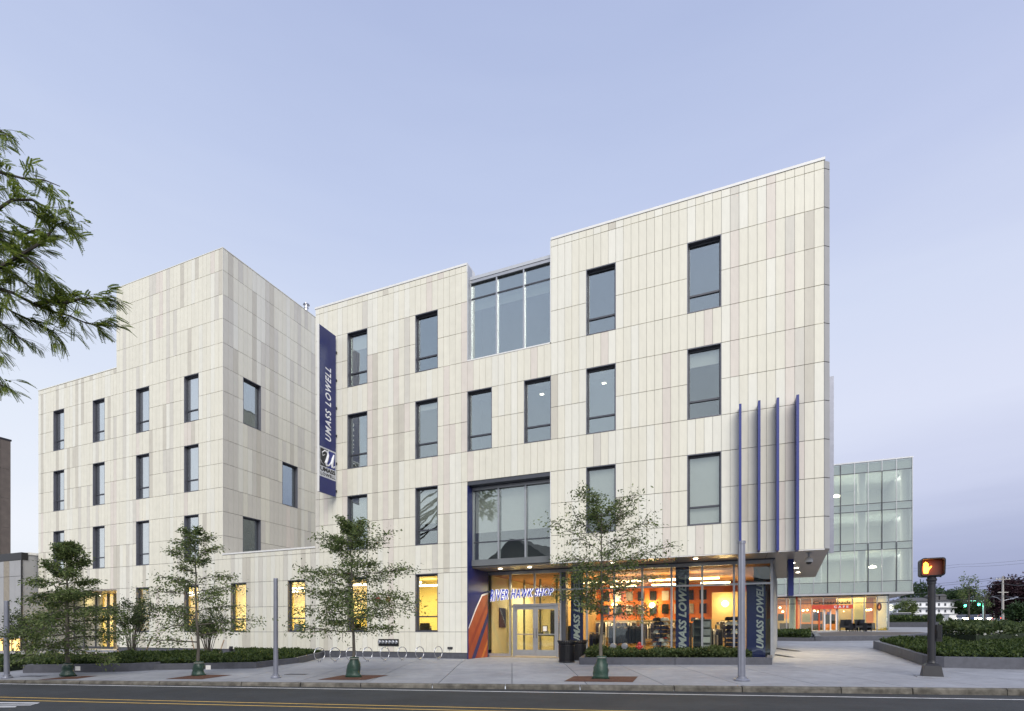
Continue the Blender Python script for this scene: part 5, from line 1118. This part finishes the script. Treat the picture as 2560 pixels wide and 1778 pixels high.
# ================================================================== street furniture
def bike_ring(base, label):
    t = thing('bike_hoop', label, 'bike rack', base, -R(32.5), 'steel hoops in a row along the front'); r = .235; zc = .06 + r
    b = MB(); b.tube([(0, r * math.cos(a), zc + r * math.sin(a)) for a in [2 * math.pi * i / 28 for i in range(28)]], .017, 8, closed=True); b.build('hoop', M['steel'], t, smooth=True)
    b = MB(); b.tube([(0, -.04, -.01), (0, -.04, .075)], .016, 8); b.tube([(0, .04, -.01), (0, .04, .075)], .016, 8); b.build('foot', M['steel'], t); return t
rings = list(zip((798.8, 837.8, 878, 919, 962, 1005.7, 1049.5, 1096), (1655.7, 1655.5, 1655, 1654.3, 1653.3, 1652, 1651, 1650)))
names = ['steel hoop at the left end of the row beside the low planter wall', 'second steel hoop from the left end of the row', 'steel hoop behind the trunk of the round leafy oak', 'steel hoop just right of the round leafy oak trunk', 'steel hoop below the left half of the hose connection panel', 'third steel hoop from the right end of the row', 'second steel hoop from the right end of the row', 'steel hoop at the right end of the row nearest the blue porch wall']
rg0 = None
for (px, py), l in zip(rings, names):
    q = gp(px, py)
    if rg0 is None: rg0 = bike_ring(q, l)
    else: dup(rg0, q, None, l)
def light_pole(px, py, pyt, r, label, ribs=False):
    base = gp(px, py); H_ = EYE + (HOR - pyt) * base[1] / FOC - base[2]; t = thing('street_post', label, 'lamp post', base, 0, 'slim grey posts along the kerb')
    b = MB(); b.lathe([(r * 2.1, 0), (r * 2.1, .03), (r * 1.9, .05), (r * 1.35, .06), (r * 1.3, .10), (r, .11)], 0, 0, 20); b.build('base', M['pole'], t)
    b = MB(); b.lathe([(r, .11), (r * .93, H_ - .02), (r * .90, H_)], 0, 0, 20); b.build('shaft', M['pole'], t, smooth=False)
    b = MB()
    for i in range(6): a = i * math.pi / 3 + .3; b.tube([(r * 1.7 * math.cos(a), r * 1.7 * math.sin(a), .05), (r * 1.7 * math.cos(a), r * 1.7 * math.sin(a), .075)], .016, 6)
    b.build('bolts', M['galv'], t)
    if ribs:
        b = MB()
        for i in range(4): a = i * math.pi / 2 + .5; c, s_ = math.cos(a), math.sin(a); b.tube([(r * c, r * s_, .12), (r * .93 * c, r * .93 * s_, H_ - .03)], r * .18, 5)
        b.build('rib', M['pole'], t); b = MB(); b.lathe([(r * 1.06, H_ - .06), (r * 1.06, H_ + .01), (r * .2, H_ + .015)], 0, 0, 20); b.build('cap', M['pole'], t)
light_pole(689.5, 1695, 1446, .062, 'slim grey post by the kerb left of the round leafy oak')
light_pole(1854, 1702, 1354, .092, 'thick ribbed grey post by the kerb in front of the shop corner', True)
light_pole(17, 1696, 1502, .062, 'slim grey post at the left edge of the photo')
# walk signal
bs = gp(2329, 1692); t = thing('walk_signal', 'dark pedestrian signal on a pole with a lit orange hand', 'pedestrian signal', bs, R(-29)); sY = bs[1]; pxm = sY / FOC
b = MB(); b.prism([(-.36, -.29), (.36, -.29), (.36, .29), (-.36, .29)], -.02, .02); b.build('concrete_pad', M['slab'], t)
def frust(b, w0, w1, z0, z1):
    p0 = [b.P(x * w0, y * w0, z0) for x, y in ((-1, -1), (1, -1), (1, 1), (-1, 1))]; p1 = [b.P(x * w1, y * w1, z1) for x, y in ((-1, -1), (1, -1), (1, 1), (-1, 1))]
    b.f += [p0[::-1], p1] + [[p0[i], p0[(i + 1) % 4], p1[(i + 1) % 4], p1[i]] for i in range(4)]; b.m += [0] * 6
b = MB(); frust(b, .225, .18, .02, .30); frust(b, .18, .12, .301, .36); b.lathe([(.13, .371), (.11, .41), (.105, .44)], 0, 0, 16); b.build('pedestal', M['dark'], t)
zt = EYE + (HOR - 1446) * pxm - bs[2]; b = MB(); b.lathe([(.092, .43), (.088, zt - .14)], 0, 0, 18); b.build('pole', M['dark'], t)
b = MB(); b.lathe([(.105, zt - .15), (.105, zt - .11), (.095, zt - .10), (.12, zt - .05), (.12, zt - .02), (.10, zt), (.10, zt + .04)], -.0, 0, 18); b.build('collar', M['dark'], t)
z0, z1 = zt + .045, EYE + (HOR - 1397) * pxm - bs[2]; hx0, hx1 = -.27, .265; hz = z1 - z0
def rounded(x0, x1, z0, z1, r, n=5):
    o = []
    for cx, cz, a0 in ((x1 - r, z1 - r, 0), (x0 + r, z1 - r, 90), (x0 + r, z0 + r, 180), (x1 - r, z0 + r, 270)):
        for i in range(n + 1): a = R(a0 + 90 * i / n); o.append((cx + r * math.cos(a), cz + r * math.sin(a)))
    return o
hd = MB(); hd.prism_y(rounded(hx0, hx1, z0, z1, .07), -.02, .22); ho = hd.build('housing', M['dark'], t)
outer, inner = rounded(hx0, hx1, z0, z1, .07), rounded(hx0 + .03, hx1 - .03, z0 + .03, z1 - .03, .05); b = MB()
for i in range(len(outer)):
    j = (i + 1) % len(outer); a_, c_, d_, e_ = outer[i], outer[j], inner[j], inner[i]; yv = lambda p: -.24 if p[1] > z0 + hz * .35 else -.24 + (z0 + hz * .35 - p[1]) * .6
    b.face([(a_[0], yv(a_), a_[1]), (e_[0], yv(e_), e_[1]), (d_[0], yv(d_), d_[1]), (c_[0], yv(c_), c_[1])]); b.face([(a_[0], -.021, a_[1]), (a_[0], yv(a_), a_[1]), (c_[0], yv(c_), c_[1]), (c_[0], -.021, c_[1])]); b.face([(e_[0], -.021, e_[1]), (d_[0], -.021, d_[1]), (d_[0], yv(d_), d_[1]), (e_[0], yv(e_), e_[1])])
b.build('visor', M['dark'], ho)
b = MB(); b.prism_y(rounded(hx0 + .035, hx1 - .035, z0 + .035, z1 - .035, .05), -.026, -.0205); b.build('lens', mat('signal_lens', (.10, .035, .022), .35), ho)
hm = emit('signal_orange', (1, .36, .03), 5.5); b = MB(); cx, cz = -.125, z0 + hz * .5; s_ = hz / .64
def hand(pts): b.prism_y([(cx + x * s_, cz + z * s_) for x, z in pts], -.034, -.027)
hand([(-.06, -.20), (.055, -.20), (.075, -.10), (.07, .03), (-.07, .03), (-.075, -.08)])
for x, h in ((-.055, .17), (-.018, .21), (.018, .20), (.052, .15)): hand([(x - .015, .031), (x + .015, .031), (x + .015, h - .01), (x, h), (x - .015, h - .01)])
hand([(.0755, -.10), (.165, .035), (.15, .06), (.071, .0)]); b.build('hand_symbol', hm, ho)
l = bpy.data.lights.new('hand_glow', 'POINT'); l.energy = 3.5; l.color = (1, .32, .04); l.shadow_soft_size = .1; q = bpy.data.objects.new('hand_glow', l); col.objects.link(q); q.parent = t; q.location = (cx, -.13, cz)
b = MB(); b.tube([(-.12, .1, z1 - .005), (-.12, .1, z1 + .04)], .03, 8); b.tube([(.2, .05, z0 - .02), (.2, .05, z0 + .01)], .02, 8); b.build('fittings', M['dark'], ho)
zb0, zb1 = EYE + (HOR - 1604) * pxm - bs[2], EYE + (HOR - 1562) * pxm - bs[2]; b = MB(); b.prism([(.093, -.07), (.20, -.07), (.22, -.04), (.22, .07), (.093, .07)], zb0, zb1); b.box(.11, .19, -.09, -.0701, zb0 + .1, zb0 + .3); b.build('control_box', M['black'], t)
# bins
def bin_(px, py, label):
    base = gp(px, py); t = thing('litter_bin', label, 'bin', base, 0, 'black slatted litter bins'); H_, r = .76, .30
    b = MB(); b.lathe([(r * .88, .03), (r * .9, H_ * .9)], 0, 0, 20); b.build('liner', M['black'], t)
    b = MB(); n = 30
    for i in range(n):
        a = 2 * math.pi * i / n; c, s_ = math.cos(a), math.sin(a); w_ = .018
        for (r0, z0, r1, z1) in ((r * .93, .02, r * .95, H_ * .82), (r * .95, H_ * .82, r * 1.18, H_ * 1.04)):
            q = [(r0 * c - s_ * w_, r0 * s_ + c * w_, z0), (r0 * c + s_ * w_, r0 * s_ - c * w_, z0), (r1 * c + s_ * w_, r1 * s_ - c * w_, z1), (r1 * c - s_ * w_, r1 * s_ + c * w_, z1)]; k_ = [(x * (1 - .02 / r), y * (1 - .02 / r), z) for x, y, z in q]
            b.face(q[::-1]); b.face(k_); b.face([q[0], q[3], k_[3], k_[0]]); b.face([q[1], k_[1], k_[2], q[2]]); b.face([q[3], q[2], k_[2], k_[3]])
    o = b.build('slats', M['black'], t); o['kind'] = 'stuff'
    b = MB()
    for z, rr_ in ((.03, r * .97), (H_ * .80, r * .985), (H_ * .98, r * 1.13)): b.tube([(rr_ * math.cos(a), rr_ * math.sin(a), z) for a in [2 * math.pi * i / 24 for i in range(24)]], .014, 6, closed=True)
    b.build('hoops', M['black'], t); b = MB(); b.lathe([(r * .55, H_ * .93), (r * 1.05, H_ * .90), (r * 1.05, H_ * .93), (r * .6, H_ * .99)], 0, 0, 20); b.build('lid_ring', M['dark'], t)
bin_(1417, 1656, 'black slatted litter bin in front, beside the doors'); bin_(1447, 1651, 'black slatted litter bin behind, half hidden by the front bin')
# standpipes in the shop planter
def standpipe(px, pyb, pyt, m, label, nm, cat, red=False):
    y_ = .75; x = fx(px, y_); w3 = F(x, y_); zb = gz(*w3[:2]) + .1; zt = fz(px, pyt, y_); h = zt - zb; t = thing(nm, label, cat, (w3[0], w3[1], zb), ANG)
    b = MB(); b.lathe([(.075, 0), (.075, .03), (.055, .04), (.055, h * .62)] + ([(.09, h * .62), (.10, h * .70), (.07, h * .80), (.075, h * .9), (.03, h)] if red else [(.07, h * .63), (.07, h * .70), (.05, h * .72)]), 0, 0, 16); b.build('pipe', M[m], t)
    b = MB()
    if red:
        for s_ in (-1, 1): b.tube([(0, 0, h * .72), (s_ * .13, 0, h * .72)], .045, 10)
        b.tube([(0, 0, h * .66), (0, -.13, h * .66)], .055, 10)
    else:
        b.tube([(0, .05, h * .84), (0, -.06, h * .84)], .115, 18); b.tube([(0, -.06, h * .84), (0, -.075, h * .84)], [.085, .08], 16)
        for s_ in (-1, 1): b.tube([(s_ * .042, -.07, h * .84), (s_ * .042, -.10, h * .84)], .032, 10)
    b.build('outlets', M[m], t)
standpipe(1533, 1655, 1610, 'galv', 'silver round headed standpipe on the left in the shop planter', 'standpipe', 'standpipe'); standpipe(1562, 1655, 1609, 'galv', 'silver round headed standpipe next to the red hydrant', 'standpipe', 'standpipe'); standpipe(1598.5, 1655, 1605, 'red', 'red hydrant standing in the shop planter', 'hydrant', 'hydrant', True)
# small covers in the pavement
for px, py, l_ in ((742, 1686, 'small iron cover in the pavement right of the slim grey post'), (88, 1690.5, 'small iron cover in the pavement near the left edge')):
    X, Y, Z = gp(px, py); b = MB(); b.box(-.30, .30, -.16, .16, -.02, .006); b.box(-.26, .26, -.12, .12, .006, .009); tag(b.build('cover_plate', M['plinth'], None, (X, Y, Z), ANG * .3), l_, 'cover')

# ================================================================== far right background
def far_tree(px, py_top, py_base, Y, wpx, label, m='farleaf', trunk=True, seed=1, leaf=.5, nclump=26, per=120, base_f=.25, squash=1., name='tree'):
    s_ = Y / FOC; X = (px - 1280) * s_; zb = gz(X, Y) if py_base is None else EYE + (HOR - py_base) * s_; H_ = EYE + (HOR - py_top) * s_ - zb; W = wpx * s_ / 2; rng = np.random.default_rng(seed); t = thing(name, label, 'tree', (X, Y, zb))
    b = MB(); b.tube([(0, 0, -.3), (rng.uniform(-.02, .02) * H_, 0, H_ * .4), (0, 0, H_ * .85)], [.028 * H_ * .7, .02 * H_ * .7, .005 * H_], 7)
    for i in range(7): a = rng.uniform(0, 6.28); f = rng.uniform(.25, .6); b.tube([(0, 0, H_ * f), (W * .7 * math.cos(a), W * .7 * math.sin(a), H_ * min(.92, f + .25))], [.012 * H_ * .7, .004 * H_], 5)
    b.build('trunk', M['barkd'], t); pts = []
    for i in range(nclump):
        u = rng.uniform(-1, 1); a = rng.uniform(0, 6.28); r = rng.uniform(.35, 1) ** .6; zc = H_ * (base_f + (1 - base_f) * (.5 + .5 * u * r)); rad = W * r * math.sqrt(max(.06, 1 - (u * r) ** 2)); c = np.array([rad * math.cos(a) * .86, rad * math.sin(a) * .8, zc * .97]); pts.append(c + rng.normal(size=(per, 3)) * (W * .16, W * .16, H_ * (1 - base_f) * .065))
    P = np.concatenate(pts); quads('crown', leaves(P, leaf, leaf * .6, rng, .7), M[m], t); return t
far_tree(2300, 1458, 1545, 265, 110, 'dark tree mass behind the white house at its left end', seed=2, leaf=1.1, nclump=40, base_f=.1)
far_tree(2352, 1466, 1545, 268, 110, 'rounded green tree behind the middle of the white house', seed=3, leaf=1.1, nclump=44, base_f=.1)
far_tree(2408, 1466, 1556, 150, 64, 'tall green tree at the right end of the white house', seed=4, leaf=.55, nclump=60, base_f=.15)
far_tree(2446, 1492, 1556, 205, 50, 'bright green tree behind the traffic lights', seed=5, leaf=.7, nclump=40, base_f=.1)
far_tree(2478, 1484, 1556, 200, 56, 'green tree left of the wooden utility pole', seed=6, leaf=.7, nclump=40, base_f=.1)
far_tree(2268, 1498, 1562, 92, 44, 'slim young street tree in front of the white house left end', m='oak', seed=7, leaf=.28, nclump=34, per=70, base_f=.25)
far_tree(2247, 1508, 1562, 96, 26, 'small young street tree beside the round white sign', m='oak', seed=17, leaf=.26, nclump=20, per=60, base_f=.3)
far_tree(2423, 1436, 1563, 58, 50, 'thin sparse young tree standing before the tall green tree', m='oak', seed=8, leaf=.2, nclump=20, per=34, base_f=.40)
far_tree(2462, 1462, 1563, 66, 40, 'thin sparse young tree right of the traffic lights', m='oak', seed=18, leaf=.2, nclump=12, per=26, base_f=.45)
far_tree(2545, 1440, 1560, 82, 118, 'big dark purple leaved tree at the right edge', m='purple', seed=9, leaf=.42, nclump=90, per=150, base_f=.12)
far_tree(2552, 1508, 1562, 70, 60, 'low green tree in front of the purple tree at the right edge', seed=10, leaf=.34, nclump=36, base_f=.15)
# white house
Yh = 150; s_ = Yh / FOC; xa, xc = (2262 - 1280) * s_, (2386 - 1280) * s_; zb = gz((xa + xc) / 2, Yh) - .3; zr = EYE + (HOR - 1504) * s_
h = thing('white_house', 'long white three storey house with two gallery roofs', 'house', ((xa + xc) / 2, Yh, zb)); hw = (xc - xa) / 2; Hh = zr - zb
b = MB(); b.box(-hw, hw, 0, 8, 0, Hh); b.build('wall', M['house'], h)
b = MB(); b.box(-hw - .3, hw + .3, -.5, 8.3, Hh + .001, Hh + .2); p = [(-hw - .3, -.5), (hw + .3, -.5), (hw + .3, 8.3), (-hw - .3, 8.3)]; lo = [b.P(x, y, Hh + .2) for x, y in p]; hi = [b.P(x, y, Hh + 1.3) for x, y in ((-hw + 3, 3.5), (hw - 3, 3.5), (hw - 3, 4.3), (-hw + 3, 4.3))]
for i in range(4): b.f.append([lo[i], lo[(i + 1) % 4], hi[(i + 1) % 4], hi[i]]); b.m.append(0)
b.f.append(hi); b.m.append(0); rf = b.build('roof', M['roof'], h)
for x in (hw * .30, hw * .62): b = MB(); b.box(x - .9, x + .9, .6, 3.4, Hh + .3, Hh + 1.6); b.prism_y([(x - 1.1, Hh + 1.6), (x + 1.1, Hh + 1.6), (x, Hh + 2.2)], .4, 3.4); b.build('dormer', M['roof'], rf)
for f in (.36, .68): b = MB(); b.prism_y([(-hw - .2, Hh * f), (hw + .2, Hh * f), (hw + .2, Hh * f + .22), (-hw - .2, Hh * f + .22)], -.8, -.01); b.build('gallery_roof', M['concrete'], h)
for f0 in (.06, .45, .77):
    for i in range(8):
        x = -hw + 2 * hw * (i + .5) / 8; b = MB(); b.box(x - .35, x + .35, -.04, -.002, Hh * f0 + .05, Hh * f0 + .05 + Hh * .15); w_ = b.build('window', M['house'], h); b = MB(); b.box(x - .28, x + .28, -.05, -.041, Hh * f0 + .1, Hh * f0 + Hh * .15); b.build('pane', M['frame'], w_)
# round sign on a post, pillar, fence
Y = 112; c = atd(2227, 1519, Y); g0 = gz(c[0], Y); t = thing('round_sign', 'round pale sign with a dark ring on a post beyond the cafe corner', 'sign', (c[0], Y, g0)); z = c[2] - g0
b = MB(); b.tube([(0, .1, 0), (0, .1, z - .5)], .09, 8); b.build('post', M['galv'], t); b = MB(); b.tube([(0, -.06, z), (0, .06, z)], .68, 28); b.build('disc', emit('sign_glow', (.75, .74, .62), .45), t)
b = MB(); n = 28
for i in range(n):
    a, c2 = 2 * math.pi * i / n, 2 * math.pi * (i + 1) / n; b.face([(.46 * math.cos(q), -.066, z + .46 * math.sin(q)) if k_ else (.36 * math.cos(q), -.066, z + .36 * math.sin(q)) for q, k_ in ((a, 0), (a, 1), (c2, 1), (c2, 0))])
b.build('ring', M['frame'], t)
q = gp(2376, 1568); b = MB(); sx = q[1] / FOC; b.box(-8.5 * sx, 8.5 * sx, -.3, .3, -.1, 31 * sx); t = tag(thing('stone_pillar', 'x', 'pillar', q), 'square pale stone pillar beyond the planters right of the signal pole'); b.build('shaft', M['white'], t); b = MB(); b.box(-9.5 * sx, 9.5 * sx, -.36, .36, 31 * sx + .001, 33 * sx); b.build('cap', M['concrete'], t)
# cross street with cars
Yr = 104
b = MB(); xs_ = [30, 55, 80, 105, 135, 180, 260]
for x0, x1 in zip(xs_, xs_[1:]): b.face([(x0, Yr, gz(x0, Yr) - .03), (x1, Yr, gz(x1, Yr) - .03), (x1, Yr + 14, gz(x1, Yr + 14) - .03), (x0, Yr + 14, gz(x0, Yr + 14) - .03)])
struct(b.build('cross_street', M['asphalt']))
def car(px, Y, rz, m, label, tall=1.0, van=False):
    X = (px - 1280) / FOC * Y; t = thing('parked_car' if van else 'car', label, 'car', (X, Y, gz(X, Y)), rz, 'cars on the cross street'); w = .88
    b = MB(); b.prism_y([(-2.2, .32), (2.2, .32), (2.25, .62), (2.1, .82), (1.2, .92 * tall), (-2.0, .98 * tall), (-2.25, .9), (-2.25, .5)], -w, w); b.build('body', m, t)
    top = 1.42 * tall + (.25 if van else 0); b = MB(); b.prism_y([(-2.0 if van else -1.7, .975 * tall), (1.15, .925 * tall), (.55, top - .05), (.2, top), (-1.1 if not van else -1.9, top)], -w * .86, w * .86); b.build('cabin', M['frame'], t)
    b = MB(); b.prism_y([(.2, top + .002), (-1.1 if not van else -1.9, top + .002), (-1.05 if not van else -1.85, top + .05), (.1, top + .05)], -w * .84, w * .84); b.build('roof', m, t)
    for x in (-1.4, 1.4):
        for s_ in (-1, 1): b = MB(); b.tube([(x, s_ * w - s_ * .16, .33), (x, s_ * (w + .02), .33)], .33, 16); wh = b.build('wheel', M['black'], t); b = MB(); b.tube([(x, s_ * (w + .021), .33), (x, s_ * (w + .03), .33)], .18, 10); b.build('rim', M['galv'], wh)
    for s_ in (-1, 1): b = MB(); b.box(2.17, 2.27, s_ * .70 - .22, s_ * .70 + .18, .56, .78); b.build('headlight', emit('headlight', (1, .86, .62), 60), t); b = MB(); b.box(-2.28, -2.2, s_ * .74 - .12, s_ * .74 + .12, .66, .86); b.build('tail_light', emit('tail_light', (1, .07, .03), 9), t)
silver, dkblue, maroon = mat('car_silver', (.5, .5, .52), .3, .6), mat('car_blue', (.03, .05, .12), .3, .3), mat('car_red', (.3, .03, .03), .3, .2)
car(2240, 88, R(170), mat('car_white', (.75, .75, .76), .3, 0), 'white sport utility car parked beyond the cafe corner', 1.08, True)
for px, Y, rz, m, l_ in ((2404, 107, R(222), silver, 'silver car with bright headlights left of the others on the cross street'), (2432, 106, R(224), dkblue, 'dark car with headlights on below the left green light'), (2466, 107, R(222), silver, 'silver car with headlights on below the right green light'), (2418, 112, R(224), dkblue, 'dark car with bright headlights between the two silver cars on the left'), (2449, 112, R(226), maroon, 'red car with headlights on between the green lights'), (2388, 110, R(40), maroon, 'red car showing tail lights beside the pale stone pillar'), (2530, 112, R(20), maroon, 'dark red car with red tail lights below the purple tree')): car(px, Y, rz, m, l_)
# signals, poles, wires
Yt = 100; s_ = Yt / FOC; xp = (2458 - 1280) * s_; g0 = gz(xp, Yt); t = thing('signal_mast', 'grey signal mast with a long arm over the cross street', 'signal mast', (xp, Yt, g0)); za = EYE + (HOR - 1504) * s_ - g0
b = MB(); b.tube([(0, 0, 0), (0, 0, za + .3)], [.16, .12], 10); b.build('mast', M['galv'], t); b = MB(); b.tube([(0, 0, za), (-26 * s_, 0, za + .15), (-50 * s_, 0, za + .2)], [.09, .07, .05], 8); b.build('arm', M['galv'], t)
for px, py, l_ in ((2413, 1514, 'traffic light showing green, the left of two'), (2447, 1511.5, 'traffic light showing green, the right of two')):
    c = atd(px, py, Yt - .35); t = thing('traffic_light', l_, 'traffic light', c, 0, 'green traffic lights over the cross street'); b = MB(); b.box(-.24, .24, -.02, .22, -.28, .98); b.build('housing', M['dark'], t)
    for i, m in enumerate((emit('lens_green', (.05, 1, .52), 16), M['dark'], M['dark'])): b = MB(); b.tube([(0, -.06, .36 * i - .02), (0, -.021, .36 * i - .02)], .2, 14); b.build('lens', m, t)
    l = bpy.data.lights.new('lens_glow', 'POINT'); l.energy = 60; l.color = (.1, 1, .55); l.shadow_soft_size = .2; q = bpy.data.objects.new('lens_glow', l); col.objects.link(q); q.parent = t; q.location = (0, -.5, 0)
    b = MB(); b.tube([(0, .1, .98), (0, .3, 1.1)], .04, 6); b.build('bracket', M['galv'], t)
def upole(px, pyt, Y, r, label, arms=(), lamp=False):
    s_ = Y / FOC; X = (px - 1280) * s_; g0 = gz(X, Y); H_ = EYE + (HOR - pyt) * s_ - g0; t = thing('utility_pole', label, 'utility pole', (X, Y, g0)); b = MB(); b.tube([(0, 0, -.2), (0, 0, H_)], [r, r * .7], 10); b.build('pole', M['bark2'], t)
    for dz, w in arms: b = MB(); b.box(-w, w, -.08, .04, H_ - dz - .08, H_ - dz + .04); b.build('crossarm', M['bark2'], t)
    for dz, w in arms[:1]:
        for q in (-.9, -.45, .45, .9): b = MB(); b.lathe([(.03, H_ - dz + .04), (.06, H_ - dz + .10), (.03, H_ - dz + .2)], q * w, -.02, 8); b.build('insulator', M['galv'], t)
    if lamp: b = MB(); zl = H_ - lamp; b.tube([(0, 0, zl - .5), (-.8, -.1, zl), (-1.6, -.1, zl + .25)], .04, 6); b.tube([(0, 0, zl - .4), (.7, -.1, zl - .2), (1.3, -.1, zl - .1)], .04, 6); b.prism_y([(1.1, zl - .2), (1.9, zl + .05), (1.9, zl + .18), (1.1, zl - .02)], -.25, .1); b.build('lamp_arm', M['galv'], t)
upole(2507, 1441, 74, .16, 'tall wooden utility pole with a crossarm before the purple tree', ((.4, 1.0), (2.2, .7)), lamp=3.0); upole(2486, 1460, 150, .2, 'farther wooden utility pole left of the tall one', ((.4, 1.0),)); upole(2532, 1506, 74, .12, 'short grey post in front of the purple tree')
def wire(label, pts, sag=.0, r=.022):
    P = [atd(*p) for p in pts]; o = P[0]; b = MB(); q = []
    for a, c in zip(P, P[1:]):
        for i in range(8): f = i / 8; q.append((a[0] + (c[0] - a[0]) * f - o[0], a[1] + (c[1] - a[1]) * f - o[1], a[2] + (c[2] - a[2]) * f - o[2] - sag * 4 * f * (1 - f)))
    q.append(tuple(P[-1][i] - o[i] for i in range(3))); b.tube(q, r, 4); tag(b.build('power_line', M['dark'], None, o), label, 'power line', 'overhead wires at the right')
wire('overhead wire ending at the top of the tall utility pole', [(2200, 1463, 120), (2507, 1443, 74), (2640, 1422, 62)], .4); wire('overhead wire just below the top wire', [(2200, 1467, 120), (2507, 1447, 74), (2640, 1429, 62)], .5); wire('thick overhead cable under the pole top wires', [(2200, 1486, 120), (2507, 1459, 74), (2640, 1446, 62)], .5, .035); wire('low overhead cable passing below the pole lamp arm', [(2200, 1499, 120), (2507, 1488, 74), (2640, 1478, 62)], .6, .03); wire('lowest overhead cable in front of the far trees', [(2200, 1507, 120), (2507, 1492, 74), (2640, 1486, 62)], .3, .03)
wire('faint high overhead wire nearest the camera side', [(2200, 1424, 110), (2400, 1411, 95), (2640, 1391, 60)], .2, .014); wire('second faint high overhead wire', [(2200, 1432, 110), (2400, 1417, 95), (2640, 1400, 60)], .2, .014)
b = MB(); Y = 78
fn = thing('chain_fence', 'low grey railing below the purple tree at the right edge', 'fence', ((2500 - 1280) / FOC * Y, Y, gz((2500 - 1280) / FOC * Y, Y)))
for i in range(12): b = MB(); b.tube([(i * .6, 0, -.1 + .013 * i), (i * .6, 0, 1.15 + .013 * i)], .03, 6); b.build('post', M['galv'], fn)
b = MB(); b.tube([(0, 0, 1.1), (6.6, 0, 1.25)], .03, 6); b.tube([(0, 0, .2), (6.6, 0, .35)], .03, 6); b.build('rail', M['galv'], fn)
# gabled houses across the street, seen in the window reflections
def row_house(X, Y, w, d, h, gable, m, label):
    t = thing('brick_house', label, 'house', (X, Y, 0), R(-8)); b = MB(); b.box(-w, w, -d, 0, -.4, h); b.build('wall', m, t); b = MB(); b.prism_y([(-w - .3, h + .002), (w + .3, h + .002), (w * .12, h + gable), (-w * .12, h + gable)], -d - .2, .3); b.build('roof', M['roof'], t)
    for i in range(4):
        for z in (1.2, 4.0): x = -w + 2 * w * (i + .5) / 4; b = MB(); b.box(x - .45, x + .45, .001, .05, z, z + 1.6); b.build('window', M['frame'], t)
row_house(-53, -13, 9, 9, 9.0, 4.5, M['brownstone'], 'gabled brown house across the street reflected in the windows left of the porch')
row_house(-33, -12, 8, 9, 8.6, 4.2, M['brownstone'], 'gabled house with dark roof across the street reflected in the wide porch window')
row_house(-9, -15, 9, 9, 6.0, 1.0, M['concrete'], 'low flat topped grey house across the street reflected in the shop glass')
